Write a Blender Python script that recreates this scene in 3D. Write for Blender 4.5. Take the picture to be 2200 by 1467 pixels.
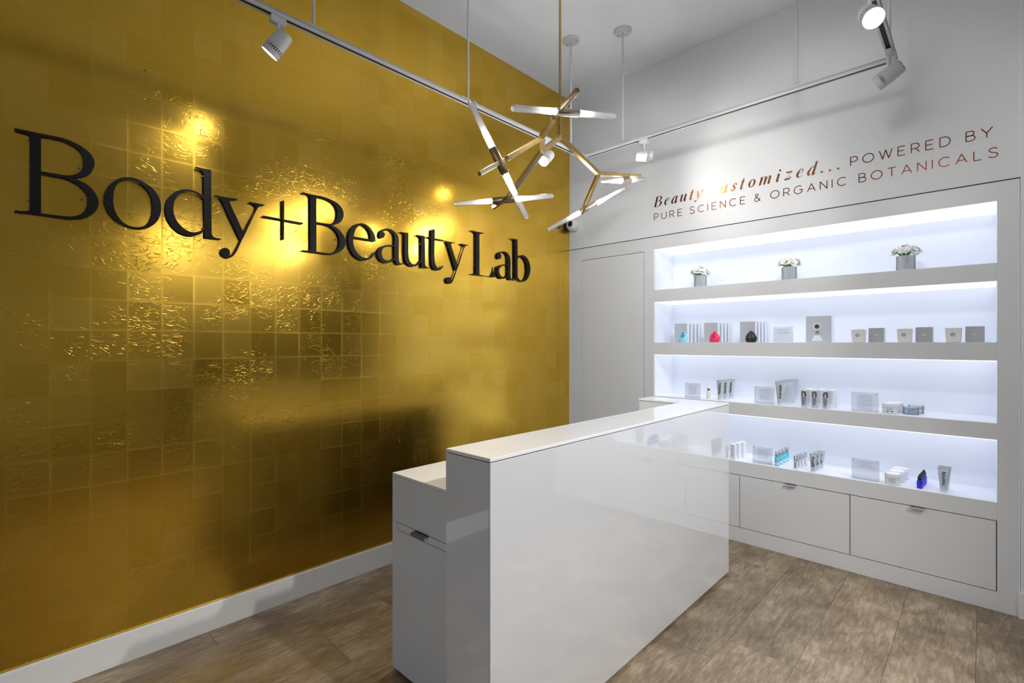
import bpy, bmesh, math, random
from mathutils import Vector, Matrix

random.seed(7)
scene = bpy.context.scene
COL = scene.collection
for _o in list(bpy.data.objects):
    bpy.data.objects.remove(_o, do_unlink=True)

# ------------------------------------------------------------------ camera
# world: x = 0 is the gold wall, y = 0 the shelf wall, z = 0 the floor
CAM = Vector((2.7239, -3.6006, 1.40))
YAW = math.radians(43.782)
cam_data = bpy.data.cameras.new('camera')
cam_data.sensor_width = 36.0
cam_data.lens = 1057.0 / 2200.0 * 36.0
cam_data.shift_y = 2.5 / 2200.0
cam_data.clip_start = 0.05
cam = bpy.data.objects.new('camera', cam_data)
cam.location = CAM
cam.rotation_euler = (math.radians(90), 0, YAW)
COL.objects.link(cam)
scene.camera = cam

# ------------------------------------------------------------------ world, large lights, exposure
world = bpy.data.worlds.new('world')
scene.world = world
world.use_nodes = True
world.node_tree.nodes['Background'].inputs[0].default_value = (0.75, 0.85, 1.0, 1)
world.node_tree.nodes['Background'].inputs[1].default_value = 0.35

scene.cycles.sample_clamp_indirect = 4.0
scene.cycles.max_bounces = 6
scene.cycles.caustics_reflective = False
scene.cycles.caustics_refractive = False
scene.cycles.adaptive_threshold = 0.05
scene.cycles.light_sampling_threshold = 0.03
scene.cycles.diffuse_bounces = 4
scene.cycles.glossy_bounces = 3
scene.cycles.transparent_max_bounces = 10
scene.view_settings.view_transform = 'Standard'
scene.view_settings.look = 'None'
scene.view_settings.gamma = 1.0
scene.view_settings.use_curve_mapping = False
scene.view_settings.exposure = 1.32

NICHE_EMIT = 0.69        # lit acrylic panels in the shelf niches
BULB_EMIT = 280.0        # lamps in the chandelier tubes
SPOT_W = 14.0           # track spotlights
DAY_W = 12.0            # added fill lamp standing in for unseen daylight
CEIL_H = 3.612


def area_light(name, loc, rot, sx, sy, watts, color):
    d = bpy.data.lights.new(name, 'AREA')
    d.shape = 'RECTANGLE'
    d.size, d.size_y = sx, sy
    d.energy = watts
    d.color = color
    o = bpy.data.objects.new(name, d)
    o.location = loc
    o.rotation_euler = rot
    COL.objects.link(o)
    return o


# added fill lamp, as daylight from far behind the camera (faces +y)
area_light('storefront_daylight', (3.25, -7.95, 1.45), (math.radians(90), 0, 0), 5.6, 2.3, DAY_W, (0.93, 0.97, 1.0))

# ------------------------------------------------------------------ materials
MATS = {}


def principled(name, color, rough=0.5, metal=0.0, **kw):
    m = bpy.data.materials.new(name)
    m.use_nodes = True
    b = m.node_tree.nodes['Principled BSDF']
    b.inputs['Base Color'].default_value = (*color, 1)
    b.inputs['Roughness'].default_value = rough
    b.inputs['Metallic'].default_value = metal
    for k, v in kw.items():
        b.inputs[k].default_value = v
    MATS[name] = m
    return m


def node(m, kind, **kw):
    n = m.node_tree.nodes.new(kind)
    for k, v in kw.items():
        if isinstance(v, tuple) and k.startswith('i'):
            pass
        setattr(n, k, v)
    return n


def link(m, a, b):
    m.node_tree.links.new(a, b)


def speckle(m, scale, amount, bump=0.0):
    """small procedural variation so that no surface is a flat fill"""
    b = m.node_tree.nodes['Principled BSDF']
    col = tuple(b.inputs['Base Color'].default_value)
    tc = node(m, 'ShaderNodeTexCoord')
    nz = node(m, 'ShaderNodeTexNoise')
    nz.inputs['Scale'].default_value = scale
    nz.inputs['Detail'].default_value = 4
    link(m, tc.outputs['Object'], nz.inputs['Vector'])
    rp = node(m, 'ShaderNodeValToRGB')
    rp.color_ramp.elements[0].position = 0.3
    rp.color_ramp.elements[1].position = 0.7
    rp.color_ramp.elements[0].color = (*(c * (1 - amount) for c in col[:3]), 1)
    rp.color_ramp.elements[1].color = (*(min(1, c * (1 + amount)) for c in col[:3]), 1)
    link(m, nz.outputs['Fac'], rp.inputs['Fac'])
    link(m, rp.outputs['Color'], b.inputs['Base Color'])
    if bump:
        bp = node(m, 'ShaderNodeBump')
        bp.inputs['Strength'].default_value = bump
        bp.inputs['Distance'].default_value = 0.001
        link(m, nz.outputs['Fac'], bp.inputs['Height'])
        link(m, bp.outputs['Normal'], b.inputs['Normal'])
    return m


def emission(name, color, strength):
    m = bpy.data.materials.new(name)
    m.use_nodes = True
    nt = m.node_tree
    nt.nodes.remove(nt.nodes['Principled BSDF'])
    e = nt.nodes.new('ShaderNodeEmission')
    e.inputs[0].default_value = (*color, 1)
    e.inputs[1].default_value = strength
    nt.links.new(e.outputs[0], nt.nodes['Material Output'].inputs[0])
    MATS[name] = m
    return m


speckle(principled('paint', (0.79, 0.795, 0.80), 0.55), 40, 0.012, 0.08)
speckle(principled('ceiling_paint', (0.89, 0.90, 0.91), 0.8), 3, 0.02)
speckle(principled('unit_white', (0.73, 0.735, 0.74), 0.38), 8, 0.01)
speckle(principled('niche_white', (0.80, 0.83, 0.90), 0.45), 8, 0.008)
speckle(principled('gloss_white', (0.73, 0.75, 0.785), 0.05, **{'Specular IOR Level': 1.0, 'Coat Weight': 1.0, 'Coat IOR': 1.75, 'Coat Roughness': 0.02}), 3, 0.006)
speckle(principled('satin_white', (0.70, 0.70, 0.70), 0.30), 5, 0.01)
speckle(principled('top_white', (0.87, 0.88, 0.89), 0.10, **{'Specular IOR Level': 0.9}), 3, 0.006)
speckle(principled('worktop', (0.80, 0.765, 0.72), 0.25), 3, 0.02)
principled('glass_edge', (0.80, 0.85, 0.87), 0.1)
speckle(principled('baseboard', (0.84, 0.83, 0.81), 0.35), 25, 0.02, 0.1)
speckle(principled('hall_shade', (0.06, 0.06, 0.062), 0.6), 20, 0.05)  # near-black colour stands in for the shade of the unlit hall and recess
principled('gap_dark', (0.02, 0.02, 0.022), 0.8)  # near-black backing colour, puts shade into the gaps between parts
principled('sign_black', (0.006, 0.005, 0.006), 0.5, **{'Specular IOR Level': 0.2})
principled('chrome', (0.80, 0.80, 0.82), 0.12, 1.0)
principled('steel_dark', (0.20, 0.19, 0.18), 0.35, 0.9)
speckle(principled('track_white', (0.62, 0.62, 0.62), 0.4), 20, 0.01)
speckle(principled('track_side', (0.42, 0.42, 0.43), 0.4), 20, 0.01)
principled('track_slot', (0.005, 0.005, 0.006), 0.6)
speckle(principled('spot_white', (0.66, 0.655, 0.65), 0.42), 20, 0.01)
principled('spot_vent', (0.015, 0.015, 0.015), 0.7)
speckle(principled('brass', (0.62, 0.44, 0.19), 0.32, 1.0), 30, 0.12)
speckle(principled('brass_pale', (0.64, 0.56, 0.42), 0.34, 1.0), 30, 0.08)
principled('brass_dark', (0.30, 0.22, 0.13), 0.35, 1.0)
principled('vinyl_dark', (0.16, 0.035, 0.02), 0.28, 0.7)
principled('vinyl_copper', (0.55, 0.19, 0.05), 0.25, 0.9)
emission('lamp_lens', (1.0, 0.98, 0.95), 12.0)
emission('lamp_lens_hot', (1.0, 0.98, 0.95), 30.0)
emission('niche_light', (0.86, 0.90, 1.0), NICHE_EMIT)
emission('bulb', (1.0, 0.985, 0.96), BULB_EMIT)


def frosted(name, tint, clear=0.35, dfrac=0.5):
    m = bpy.data.materials.new(name)
    m.use_nodes = True
    nt = m.node_tree
    nt.nodes.remove(nt.nodes['Principled BSDF'])
    out = nt.nodes['Material Output']
    tr = nt.nodes.new('ShaderNodeBsdfTransparent')
    tr.inputs[0].default_value = (*tint, 1)
    tl = nt.nodes.new('ShaderNodeBsdfTranslucent')
    tl.inputs[0].default_value = (*tint, 1)
    df = nt.nodes.new('ShaderNodeBsdfDiffuse')
    df.inputs[0].default_value = (*tint, 1)
    gl = nt.nodes.new('ShaderNodeBsdfGlossy')
    gl.inputs['Roughness'].default_value = 0.15
    m1 = nt.nodes.new('ShaderNodeMixShader'); m1.inputs[0].default_value = dfrac
    nt.links.new(tl.outputs[0], m1.inputs[1]); nt.links.new(df.outputs[0], m1.inputs[2])
    m2 = nt.nodes.new('ShaderNodeMixShader'); m2.inputs[0].default_value = clear
    nt.links.new(m1.outputs[0], m2.inputs[1]); nt.links.new(tr.outputs[0], m2.inputs[2])
    fr = nt.nodes.new('ShaderNodeFresnel'); fr.inputs[0].default_value = 1.3
    m3 = nt.nodes.new('ShaderNodeMixShader')
    nt.links.new(fr.outputs[0], m3.inputs[0])
    nt.links.new(m2.outputs[0], m3.inputs[1]); nt.links.new(gl.outputs[0], m3.inputs[2])
    nt.links.new(m3.outputs[0], out.inputs[0])
    MATS[name] = m
    return m


frosted('frosted_tube', (0.92, 0.92, 0.93), 0.68)
frosted('acrylic', (0.985, 0.985, 0.99), 0.965)
frosted('card', (0.99, 0.99, 0.99), 0.90, 0.2)
frosted('clear_plastic', (0.86, 0.92, 0.95), 0.55)
frosted('frosted_pot', (0.95, 0.96, 0.985), 0.45, 0.5)
frosted('window_glass', (0.95, 0.97, 0.97), 0.9)


def gold_material():
    m = principled('gold_leaf', (0.70, 0.44, 0.085), 0.24, 1.0)
    b = m.node_tree.nodes['Principled BSDF']
    nt = m.node_tree
    geo = node(m, 'ShaderNodeNewGeometry')
    sep = node(m, 'ShaderNodeSeparateXYZ')
    link(m, geo.outputs['Position'], sep.inputs[0])

    def math_(op, a, bb=None, clamp=False):
        n = node(m, 'ShaderNodeMath', operation=op)
        n.use_clamp = clamp
        for i, v in enumerate((a, bb)):
            if v is None:
                continue
            if isinstance(v, (int, float)):
                n.inputs[i].default_value = v
            else:
                link(m, v, n.inputs[i])
        return n.outputs[0]
    # sheet coordinates (sheets laid 125.5 mm apart along the wall, 132 mm up it)
    gy = math_('DIVIDE', math_('ADD', sep.outputs['Y'], LEAF_Y0), LEAF_PY)
    gz = math_('DIVIDE', math_('SUBTRACT', sep.outputs['Z'], LEAF_Z0), LEAF_PZ)
    cy, cz = math_('FLOOR', gy), math_('FLOOR', gz)
    comb = node(m, 'ShaderNodeCombineXYZ')
    link(m, cy, comb.inputs[0]); link(m, cz, comb.inputs[1])
    wn = node(m, 'ShaderNodeTexWhiteNoise', noise_dimensions='3D')
    link(m, comb.outputs[0], wn.inputs['Vector'])
    # doubled leaf where sheets overlap: a strip along two edges of every sheet
    fy, fz = math_('FRACT', gy), math_('FRACT', gz)
    ey = math_('SUBTRACT', 1.0, math_('DIVIDE', fy, 0.10), True)
    ez = math_('SUBTRACT', 1.0, math_('DIVIDE', fz, 0.09), True)
    lap = math_('MAXIMUM', ey, ez)
    # crinkles
    tc = node(m, 'ShaderNodeTexCoord')
    off = node(m, 'ShaderNodeVectorMath', operation='MULTIPLY_ADD')
    link(m, wn.outputs['Color'], off.inputs[0])
    off.inputs[1].default_value = (0, 0.35, 0.35)
    link(m, geo.outputs['Position'], off.inputs[2])
    n1 = node(m, 'ShaderNodeTexNoise')
    n1.inputs['Scale'].default_value = 34; n1.inputs['Detail'].default_value = 4
    n1.inputs['Roughness'].default_value = 0.62; n1.inputs['Distortion'].default_value = 0.9
    link(m, off.outputs[0], n1.inputs['Vector'])
    # creases: thin broken lines (warped cell edges, dropped out at random)
    warp = node(m, 'ShaderNodeVectorMath', operation='MULTIPLY_ADD')
    nw = node(m, 'ShaderNodeTexNoise')
    nw.inputs['Scale'].default_value = 14; nw.inputs['Detail'].default_value = 2
    link(m, off.outputs[0], nw.inputs['Vector'])
    link(m, nw.outputs['Color'], warp.inputs[0])
    warp.inputs[1].default_value = (0.0, 0.07, 0.07)
    link(m, off.outputs[0], warp.inputs[2])
    mpv = node(m, 'ShaderNodeMapping')
    mpv.inputs['Rotation'].default_value = (0.6, 0, 0)
    mpv.inputs['Scale'].default_value = (1.0, 1.0, 1.9)
    link(m, warp.outputs[0], mpv.inputs['Vector'])
    vo = node(m, 'ShaderNodeTexVoronoi', feature='DISTANCE_TO_EDGE')
    vo.inputs['Scale'].default_value = 30
    link(m, mpv.outputs[0], vo.inputs['Vector'])
    ridge = math_('SUBTRACT', 1.0, math_('DIVIDE', vo.outputs['Distance'], 0.055), True)
    ridge = math_('MULTIPLY', ridge, math_('MULTIPLY', math_('SUBTRACT', n1.outputs['Fac'], 0.44), 9.0, True))
    n2 = node(m, 'ShaderNodeTexNoise')
    n2.inputs['Scale'].default_value = 4.6; n2.inputs['Detail'].default_value = 2
    link(m, geo.outputs['Position'], n2.inputs['Vector'])
    patch = math_('MULTIPLY', math_('SUBTRACT', n2.outputs['Fac'], 0.37), 3.0, True)
    n3 = node(m, 'ShaderNodeTexNoise')
    n3.inputs['Scale'].default_value = 1.1; n3.inputs['Detail'].default_value = 2
    link(m, geo.outputs['Position'], n3.inputs['Vector'])
    height = math_('ADD', math_('MULTIPLY', math_('MULTIPLY', ridge, patch), 0.42), math_('MULTIPLY', math_('MULTIPLY', math_('SUBTRACT', n1.outputs['Fac'], 0.5), patch), 0.30))
    edge = math_('MINIMUM', math_('MINIMUM', fy, math_('SUBTRACT', 1.0, fy)), math_('MINIMUM', fz, math_('SUBTRACT', 1.0, fz)))
    height = math_('MULTIPLY', height, math_('DIVIDE', edge, 0.07, True))
    bp = node(m, 'ShaderNodeBump')
    bp.inputs['Strength'].default_value = 0.34
    bp.inputs['Distance'].default_value = 0.0022
    link(m, height, bp.inputs['Height'])
    link(m, bp.outputs['Normal'], b.inputs['Normal'])
    # roughness: per sheet, rougher where the leaf is doubled
    r = math_('ADD', math_('MULTIPLY', wn.outputs['Value'], 0.02), 0.165)
    lapvar = math_('MULTIPLY', math_('SUBTRACT', n3.outputs['Fac'], 0.36), 4.5, True)
    r = math_('ADD', r, math_('MULTIPLY', math_('MULTIPLY', lap, lapvar), 0.075))
    r = math_('ADD', r, math_('MULTIPLY', n3.outputs['Fac'], 0.06))
    link(m, r, b.inputs['Roughness'])
    # colour: small per-sheet shift, worn specks where the dark size shows through
    mixc = node(m, 'ShaderNodeMix', data_type='RGBA')
    mixc.inputs['A'].default_value = (0.77, 0.470, 0.055, 1)
    mixc.inputs['B'].default_value = (0.83, 0.525, 0.080, 1)
    link(m, wn.outputs['Value'], mixc.inputs['Factor'])
    n4 = node(m, 'ShaderNodeTexNoise')
    n4.inputs['Scale'].default_value = 9; n4.inputs['Detail'].default_value = 4
    n4.inputs['Roughness'].default_value = 0.7
    link(m, geo.outputs['Position'], n4.inputs['Vector'])
    worn = math_('MULTIPLY', math_('SUBTRACT', n4.outputs['Fac'], 0.70), 12.0, True)
    mixd = node(m, 'ShaderNodeMix', data_type='RGBA')
    link(m, worn, mixd.inputs['Factor'])
    link(m, mixc.outputs['Result'], mixd.inputs['A'])
    mixd.inputs['B'].default_value = (0.30, 0.17, 0.03, 1)
    link(m, mixd.outputs['Result'], b.inputs['Base Color'])
    return m


LEAF_PY, LEAF_PZ = 0.1253, 0.132
LEAF_Y0, LEAF_Z0 = 2.9591, 0.1308      # seams pass through y = -2.9591 and z = 0.1308
gold_material()


def wood_floor_material():
    m = principled('floor_vinyl', (0.25, 0.19, 0.13), 0.42)
    b = m.node_tree.nodes['Principled BSDF']
    geo = node(m, 'ShaderNodeNewGeometry')
    info = node(m, 'ShaderNodeObjectInfo')
    off = node(m, 'ShaderNodeVectorMath', operation='MULTIPLY_ADD')
    cmb = node(m, 'ShaderNodeCombineXYZ')
    link(m, info.outputs['Random'], cmb.inputs[0]); link(m, info.outputs['Random'], cmb.inputs[1])
    link(m, cmb.outputs[0], off.inputs[0])
    off.inputs[1].default_value = (37, 53, 0)
    link(m, geo.outputs['Position'], off.inputs[2])
    mp = node(m, 'ShaderNodeMapping')
    mp.inputs['Scale'].default_value = (1.0, 0.17, 1.0)
    link(m, off.outputs[0], mp.inputs['Vector'])
    g = node(m, 'ShaderNodeTexNoise')            # grain, along y
    g.inputs['Scale'].default_value = 60; g.inputs['Detail'].default_value = 5
    g.inputs['Roughness'].default_value = 0.68; g.inputs['Distortion'].default_value = 0.6
    link(m, mp.outputs[0], g.inputs['Vector'])
    c = node(m, 'ShaderNodeTexNoise')            # weathered clouds
    c.inputs['Scale'].default_value = 6.5; c.inputs['Detail'].default_value = 5
    c.inputs['Roughness'].default_value = 0.6
    mp2 = node(m, 'ShaderNodeMapping'); mp2.inputs['Scale'].default_value = (1.0, 0.6, 1.0)
    link(m, off.outputs[0], mp2.inputs['Vector']); link(m, mp2.outputs[0], c.inputs['Vector'])
    mx = node(m, 'ShaderNodeMath', operation='MULTIPLY_ADD')
    link(m, c.outputs['Fac'], mx.inputs[0]); mx.inputs[1].default_value = 0.62
    hg = node(m, 'ShaderNodeMath', operation='MULTIPLY'); hg.inputs[1].default_value = 0.60
    link(m, g.outputs['Fac'], hg.inputs[0]); link(m, hg.outputs[0], mx.inputs[2])
    rp = node(m, 'ShaderNodeValToRGB')
    e = rp.color_ramp.elements
    e[0].position = 0.43; e[0].color = (0.115, 0.079, 0.047, 1)
    e[1].position = 0.76; e[1].color = (0.40, 0.315, 0.215, 1)
    x = e.new(0.60); x.color = (0.235, 0.172, 0.110, 1)
    link(m, mx.outputs[0], rp.inputs['Fac'])
    hsv = node(m, 'ShaderNodeHueSaturation')
    vr = node(m, 'ShaderNodeMapRange')
    vr.inputs['To Min'].default_value = 0.86; vr.inputs['To Max'].default_value = 1.14
    link(m, info.outputs['Random'], vr.inputs['Value']); link(m, vr.outputs[0], hsv.inputs['Value'])
    link(m, rp.outputs['Color'], hsv.inputs['Color'])
    link(m, hsv.outputs['Color'], b.inputs['Base Color'])
    rr = node(m, 'ShaderNodeMapRange')
    rr.inputs['To Min'].default_value = 0.36; rr.inputs['To Max'].default_value = 0.58
    link(m, g.outputs['Fac'], rr.inputs['Value']); link(m, rr.outputs[0], b.inputs['Roughness'])
    bp = node(m, 'ShaderNodeBump')
    bp.inputs['Strength'].default_value = 0.25; bp.inputs['Distance'].default_value = 0.0006
    link(m, g.outputs['Fac'], bp.inputs['Height']); link(m, bp.outputs['Normal'], b.inputs['Normal'])
    return m


wood_floor_material()

# ------------------------------------------------------------------ mesh helpers


class MB:
    def __init__(s):
        s.v, s.f, s.sm = [], [], []

    def add(s, vs, fs, smooth=False):
        n = len(s.v)
        s.v += [tuple(p) for p in vs]
        s.f += [tuple(i + n for i in q) for q in fs]
        s.sm += [smooth] * len(fs)
        return s

    def box(s, x0, x1, y0, y1, z0, z1):
        v = [(x, y, z) for x in (x0, x1) for y in (y0, y1) for z in (z0, z1)]
        return s.add(v, [(0, 1, 3, 2), (4, 6, 7, 5), (0, 4, 5, 1), (2, 3, 7, 6), (0, 2, 6, 4), (1, 5, 7, 3)])

    def lathe(s, prof, n=24, M=None, cap=True):
        """prof: (radius, height) pairs, from bottom to top, about local z"""
        M = M or Matrix()
        vs, fs = [], []
        for r, h in prof:
            for i in range(n):
                a = 2 * math.pi * i / n
                vs.append(M @ Vector((r * math.cos(a), r * math.sin(a), h)))
        for k in range(len(prof) - 1):
            for i in range(n):
                j = (i + 1) % n
                fs.append((k * n + i, k * n + j, (k + 1) * n + j, (k + 1) * n + i))
        s.add(vs, fs, True)
        if cap:
            m = len(vs)
            s.add([vs[i] for i in range(n)][::-1], [tuple(range(n))])
            s.add(vs[m - n:], [tuple(range(n))])
        return s

    def rod(s, p, q, r, n=16):
        p, q = Vector(p), Vector(q)
        return s.lathe([(r, 0), (r, (q - p).length)], n, axis(p, q - p))

    def bar(s, p, q, w, h, up=(0, 0, 1)):
        p, q = Vector(p), Vector(q)
        d = (q - p).normalized()
        u = Vector(up)
        if abs(d.dot(u)) > 0.98:
            u = Vector((0, 1, 0))
        a = d.cross(u).normalized()
        b = a.cross(d).normalized()
        vs = [c + a * i * w / 2 + b * j * h / 2 for c in (p, q) for i, j in ((-1, -1), (1, -1), (1, 1), (-1, 1))]
        return s.add(vs, [(0, 1, 2, 3), (7, 6, 5, 4), (0, 4, 5, 1), (1, 5, 6, 2), (2, 6, 7, 3), (3, 7, 4, 0)])

    def mesh(s, name, bevel=0.0):
        me = bpy.data.meshes.new(name)
        me.from_pydata(s.v, [], s.f)
        me.polygons.foreach_set('use_smooth', s.sm)
        if bevel:
            bm = bmesh.new(); bm.from_mesh(me)
            bmesh.ops.remove_doubles(bm, verts=bm.verts, dist=1e-6)
            bmesh.ops.bevel(bm, geom=list(bm.edges), offset=bevel, segments=2, affect='EDGES', profile=0.5)
            bm.to_mesh(me); bm.free()
        elif any(s.sm):
            bm = bmesh.new(); bm.from_mesh(me)
            bmesh.ops.remove_doubles(bm, verts=bm.verts, dist=1e-6)
            bm.to_mesh(me); bm.free()
            me.set_sharp_from_angle(angle=math.radians(40))
        me.update()
        return me


def axis(p, d):
    """matrix whose z axis runs along d, at p"""
    d = Vector(d).normalized()
    return Matrix.Translation(Vector(p)) @ d.to_track_quat('Z', 'Y').to_matrix().to_4x4()


def obj(name, shape, mat, parent=None, bevel=0.0, loc=None):
    me = shape.mesh(name, bevel) if isinstance(shape, MB) else shape
    me.materials.clear()
    me.materials.append(MATS[mat])
    o = bpy.data.objects.new(name, me)
    COL.objects.link(o)
    if parent is not None:
        o.parent = parent
    if loc is not None:
        o.location = loc
    return o


def box(name, b, mat, parent=None, bevel=0.0):
    return obj(name, MB().box(*b), mat, parent, bevel)


def tag(o, label, cat, group=None):
    o['label'] = label
    o['category'] = cat
    if group:
        o['group'] = group
    return o


def thing(name, label, cat, loc=(0, 0, 0), group=None, rz=0.0):
    o = bpy.data.objects.new(name, None)
    o.empty_display_size = 0.05
    COL.objects.link(o)
    o.location = loc
    o.rotation_euler = (0, 0, rz)
    return tag(o, label, cat, group)


def struct(o, label=None, cat=None):
    o['kind'] = 'structure'
    if label:
        o['label'] = label
    if cat:
        o['category'] = cat
    return o


def dup(root, label, loc, group=None):
    r = root.copy(); COL.objects.link(r)
    r.location = loc
    r['label'] = label
    if group:
        r['group'] = group
    for ch in list(root.children):
        c = ch.copy(); COL.objects.link(c); c.parent = r
        for g in list(ch.children):
            d = g.copy(); COL.objects.link(d); d.parent = c
    return r


# ------------------------------------------------------------------ the room
XR, YB = 6.6, -8.0       # right wall and storefront
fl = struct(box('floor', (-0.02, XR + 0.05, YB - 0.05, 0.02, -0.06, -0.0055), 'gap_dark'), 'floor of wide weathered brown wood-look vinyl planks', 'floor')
PW, PL, GAP = 0.2825, 1.11, 0.0005
seams = {0: -2.898, 1: -2.158, 2: -2.526, 7: -1.22, 8: -0.466, 9: -0.645, 6: -0.30, 3: -1.9, 4: -2.3, 5: -0.9, 10: -0.2}
plank_meshes = {}
for k in range(0, 24):
    x0 = 0.1575 + PW * (k - 1)
    x1 = x0 + PW
    x0c, x1c = max(x0, 0.0), min(x1, XR)
    if x1c - x0c < 0.01:
        continue
    s0 = seams.get(k, -((k * 0.37) % PL))
    y = s0 + PL * math.ceil(-s0 / PL)
    while y > YB:
        ya, yb = max(y - PL, YB), min(y, 0.0)
        y -= PL
        if yb - ya < 0.01:
            continue
        key = (round(x1c - x0c, 4), round(yb - ya, 4))
        if key not in plank_meshes:
            w, l = key
            plank_meshes[key] = MB().box(-w / 2 + GAP, w / 2 - GAP, -l / 2 + GAP, l / 2 - GAP, -0.005, 0).mesh('plank', 0.0006)
        obj('plank', plank_meshes[key], 'floor_vinyl', fl, loc=((x0c + x1c) / 2, (ya + yb) / 2, 0))

struct(box('ceiling', (-0.02, XR + 0.05, YB - 0.05, 0.40, CEIL_H, CEIL_H + 0.05), 'ceiling_paint'), 'smooth pale grey painted ceiling', 'ceiling')

# gold wall: substrate and sheets of leaf, each laid with its own slight tilt
wl = struct(box('wall_left', (-0.06, 0.0, YB, 0.0, 0.0, CEIL_H), 'brass'), 'wall gilded with square sheets of gold leaf', 'wall')
rng = random.Random(11)
cells = []
ny0 = int(math.floor((YB + LEAF_Y0) / LEAF_PY)) + 1
fwd = Vector((-math.sin(YAW), math.cos(YAW), 0))
for iy in range(ny0, 24):
    for iz in range(0, 27):
        ya, yb = iy * LEAF_PY - LEAF_Y0, (iy + 1) * LEAF_PY - LEAF_Y0
        za, zb = LEAF_Z0 + iz * LEAF_PZ, LEAF_Z0 + (iz + 1) * LEAF_PZ
        yb, zb = min(yb, -0.0002), min(zb, CEIL_H - 0.0005)
        if yb - ya < 0.01 or zb - za < 0.01:
            continue
        c = Vector((0, (ya + yb) / 2, (za + zb) / 2))
        d = c - CAM
        dep = d.dot(fwd)
        right = Vector((math.cos(YAW), math.sin(YAW), 0))
        px = 1100 + 1057 * d.dot(right) / dep if dep > 0.1 else -999
        py = 736 - 1057 * d.z / dep if dep > 0.1 else -999
        size = -d.x / d.length ** 3 if (-40 < px < 1230 and -20 < py < 1480) else 0
        cells.append((size, ya, yb, za, zb))
cells.sort(key=lambda t: -t[0])
leaf_meshes = {}
rest = MB()
for i, (sz, ya, yb, za, zb) in enumerate(cells):
    w, h = round(yb - ya, 4), round(zb - za, 4)
    ty, tz = rng.gauss(0, 0.0007), rng.gauss(0, 0.0007)
    cx = 0.0006 + rng.random() * 0.00004
    if i < 300:
        if (w, h) not in leaf_meshes:
            leaf_meshes[(w, h)] = MB().box(-0.0003, 0.0, -w / 2, w / 2, -h / 2, h / 2).mesh('gold_leaf')
        o = obj('gold_leaf', leaf_meshes[(w, h)], 'gold_leaf', wl, loc=(cx, (ya + yb) / 2, (za + zb) / 2))
        o.rotation_euler = (0, ty, tz)
    else:
        vs = [(cx + tz * sy * w / 2 + ty * sz_ * h / 2, (ya + yb) / 2 + sy * w / 2, (za + zb) / 2 + sz_ * h / 2)
              for sy, sz_ in ((-1, -1), (1, -1), (1, 1), (-1, 1))]
        rest.add(vs, [(0, 1, 2, 3)])
ro = obj('gold_leaf_sheets', rest, 'gold_leaf', wl)
ro['kind'] = 'stuff'

struct(box('baseboard_left', (0.0012, 0.0165, YB, -0.002, 0.0, 0.1308), 'baseboard', None, 0.002), 'white painted baseboard below the gold wall', 'baseboard')

UX1, UZ1 = 2.857, 2.238    # right end and top of the built-in shelving
struct(box('wall_far', (0.0, UX1 + 0.003, 0.0, 0.06, UZ1 + 0.006, CEIL_H), 'paint'), 'pale grey wall above the lit shelves', 'wall')
struct(box('wall_far_side', (UX1 + 0.003, 3.40, -0.004, 0.06, 0.0, CEIL_H), 'paint', None, 0.003), 'pale wall beside the right end of the shelving', 'wall')
struct(box('baseboard_far', (UX1 - 0.006, 3.40, -0.020, -0.0045, 0.0, 0.132), 'baseboard', None, 0.002), 'white baseboard to the right of the shelving', 'baseboard')
struct(box('wall_far_end', (6.35, XR, 0.0, 0.06, 0.0, CEIL_H), 'paint'))
struct(box('wall_far_header', (3.40, 6.35, 0.0, 0.06, 2.30, CEIL_H), 'paint'))
hall = struct(box('wall_hall', (3.25, 6.55, 2.6, 2.66, 0.0, 2.7), 'hall_shade'))
struct(box('wall_hall_left', (3.25, 3.31, 0.061, 2.6, 0.0, 2.7), 'hall_shade'))
struct(box('wall_hall_right', (6.49, 6.55, 0.061, 2.6, 0.0, 2.7), 'hall_shade'))
struct(box('ceiling_hall', (3.25, 6.55, 0.061, 2.66, 2.7, 2.76), 'hall_shade'))
struct(box('floor_hall', (3.25, 6.55, 0.021, 2.66, -0.06, 0.0), 'floor_vinyl'))
struct(box('wall_right', (XR, XR + 0.06, YB, -1.75, 0.0, CEIL_H), 'paint'))
struct(box('wall_right_header', (XR, XR + 0.06, -1.75, 0.0, 2.30, CEIL_H), 'paint'))
struct(box('wall_right_recess', (XR + 0.5, XR + 0.56, -2.0, 0.1, 0.0, 2.36), 'hall_shade'))  # unseen recess, added to darken the gold wall's reflection
struct(box('ceiling_recess', (XR + 0.06, XR + 0.5, -1.75, 0.0, 2.30, 2.36), 'hall_shade'))
struct(box('floor_recess', (XR + 0.05, XR + 0.5, -1.8, 0.02, -0.06, 0.0), 'hall_shade'))
struct(box('wall_recess_side', (XR + 0.06, XR + 0.5, -1.81, -1.75, 0.0, 2.30), 'hall_shade'))
struct(box('wall_recess_end', (XR + 0.0, XR + 0.5, 0.0, 0.06, 0.0, 2.30), 'hall_shade'))
# storefront: wall with a wide window
wb = struct(box('wall_back', (0.0, XR, YB - 0.06, YB, 2.65, CEIL_H), 'paint'))
struct(box('wall_back_sill', (0.0, XR, YB - 0.06, YB, 0.0, 0.25), 'paint'))
struct(box('wall_back_left', (0.0, 0.35, YB - 0.06, YB, 0.25, 2.65), 'paint'))
struct(box('wall_back_right', (6.15, XR, YB - 0.06, YB, 0.25, 2.65), 'paint'))
wn = struct(box('window_1', (0.35, 6.15, YB - 0.035, YB - 0.03, 0.25, 2.65), 'window_glass'))
for xx in (0.35, 2.28, 4.21, 6.11):
    box('window_frame', (xx, xx + 0.04, YB - 0.06, YB - 0.002, 0.25, 2.65), 'steel_dark', wn)

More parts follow.
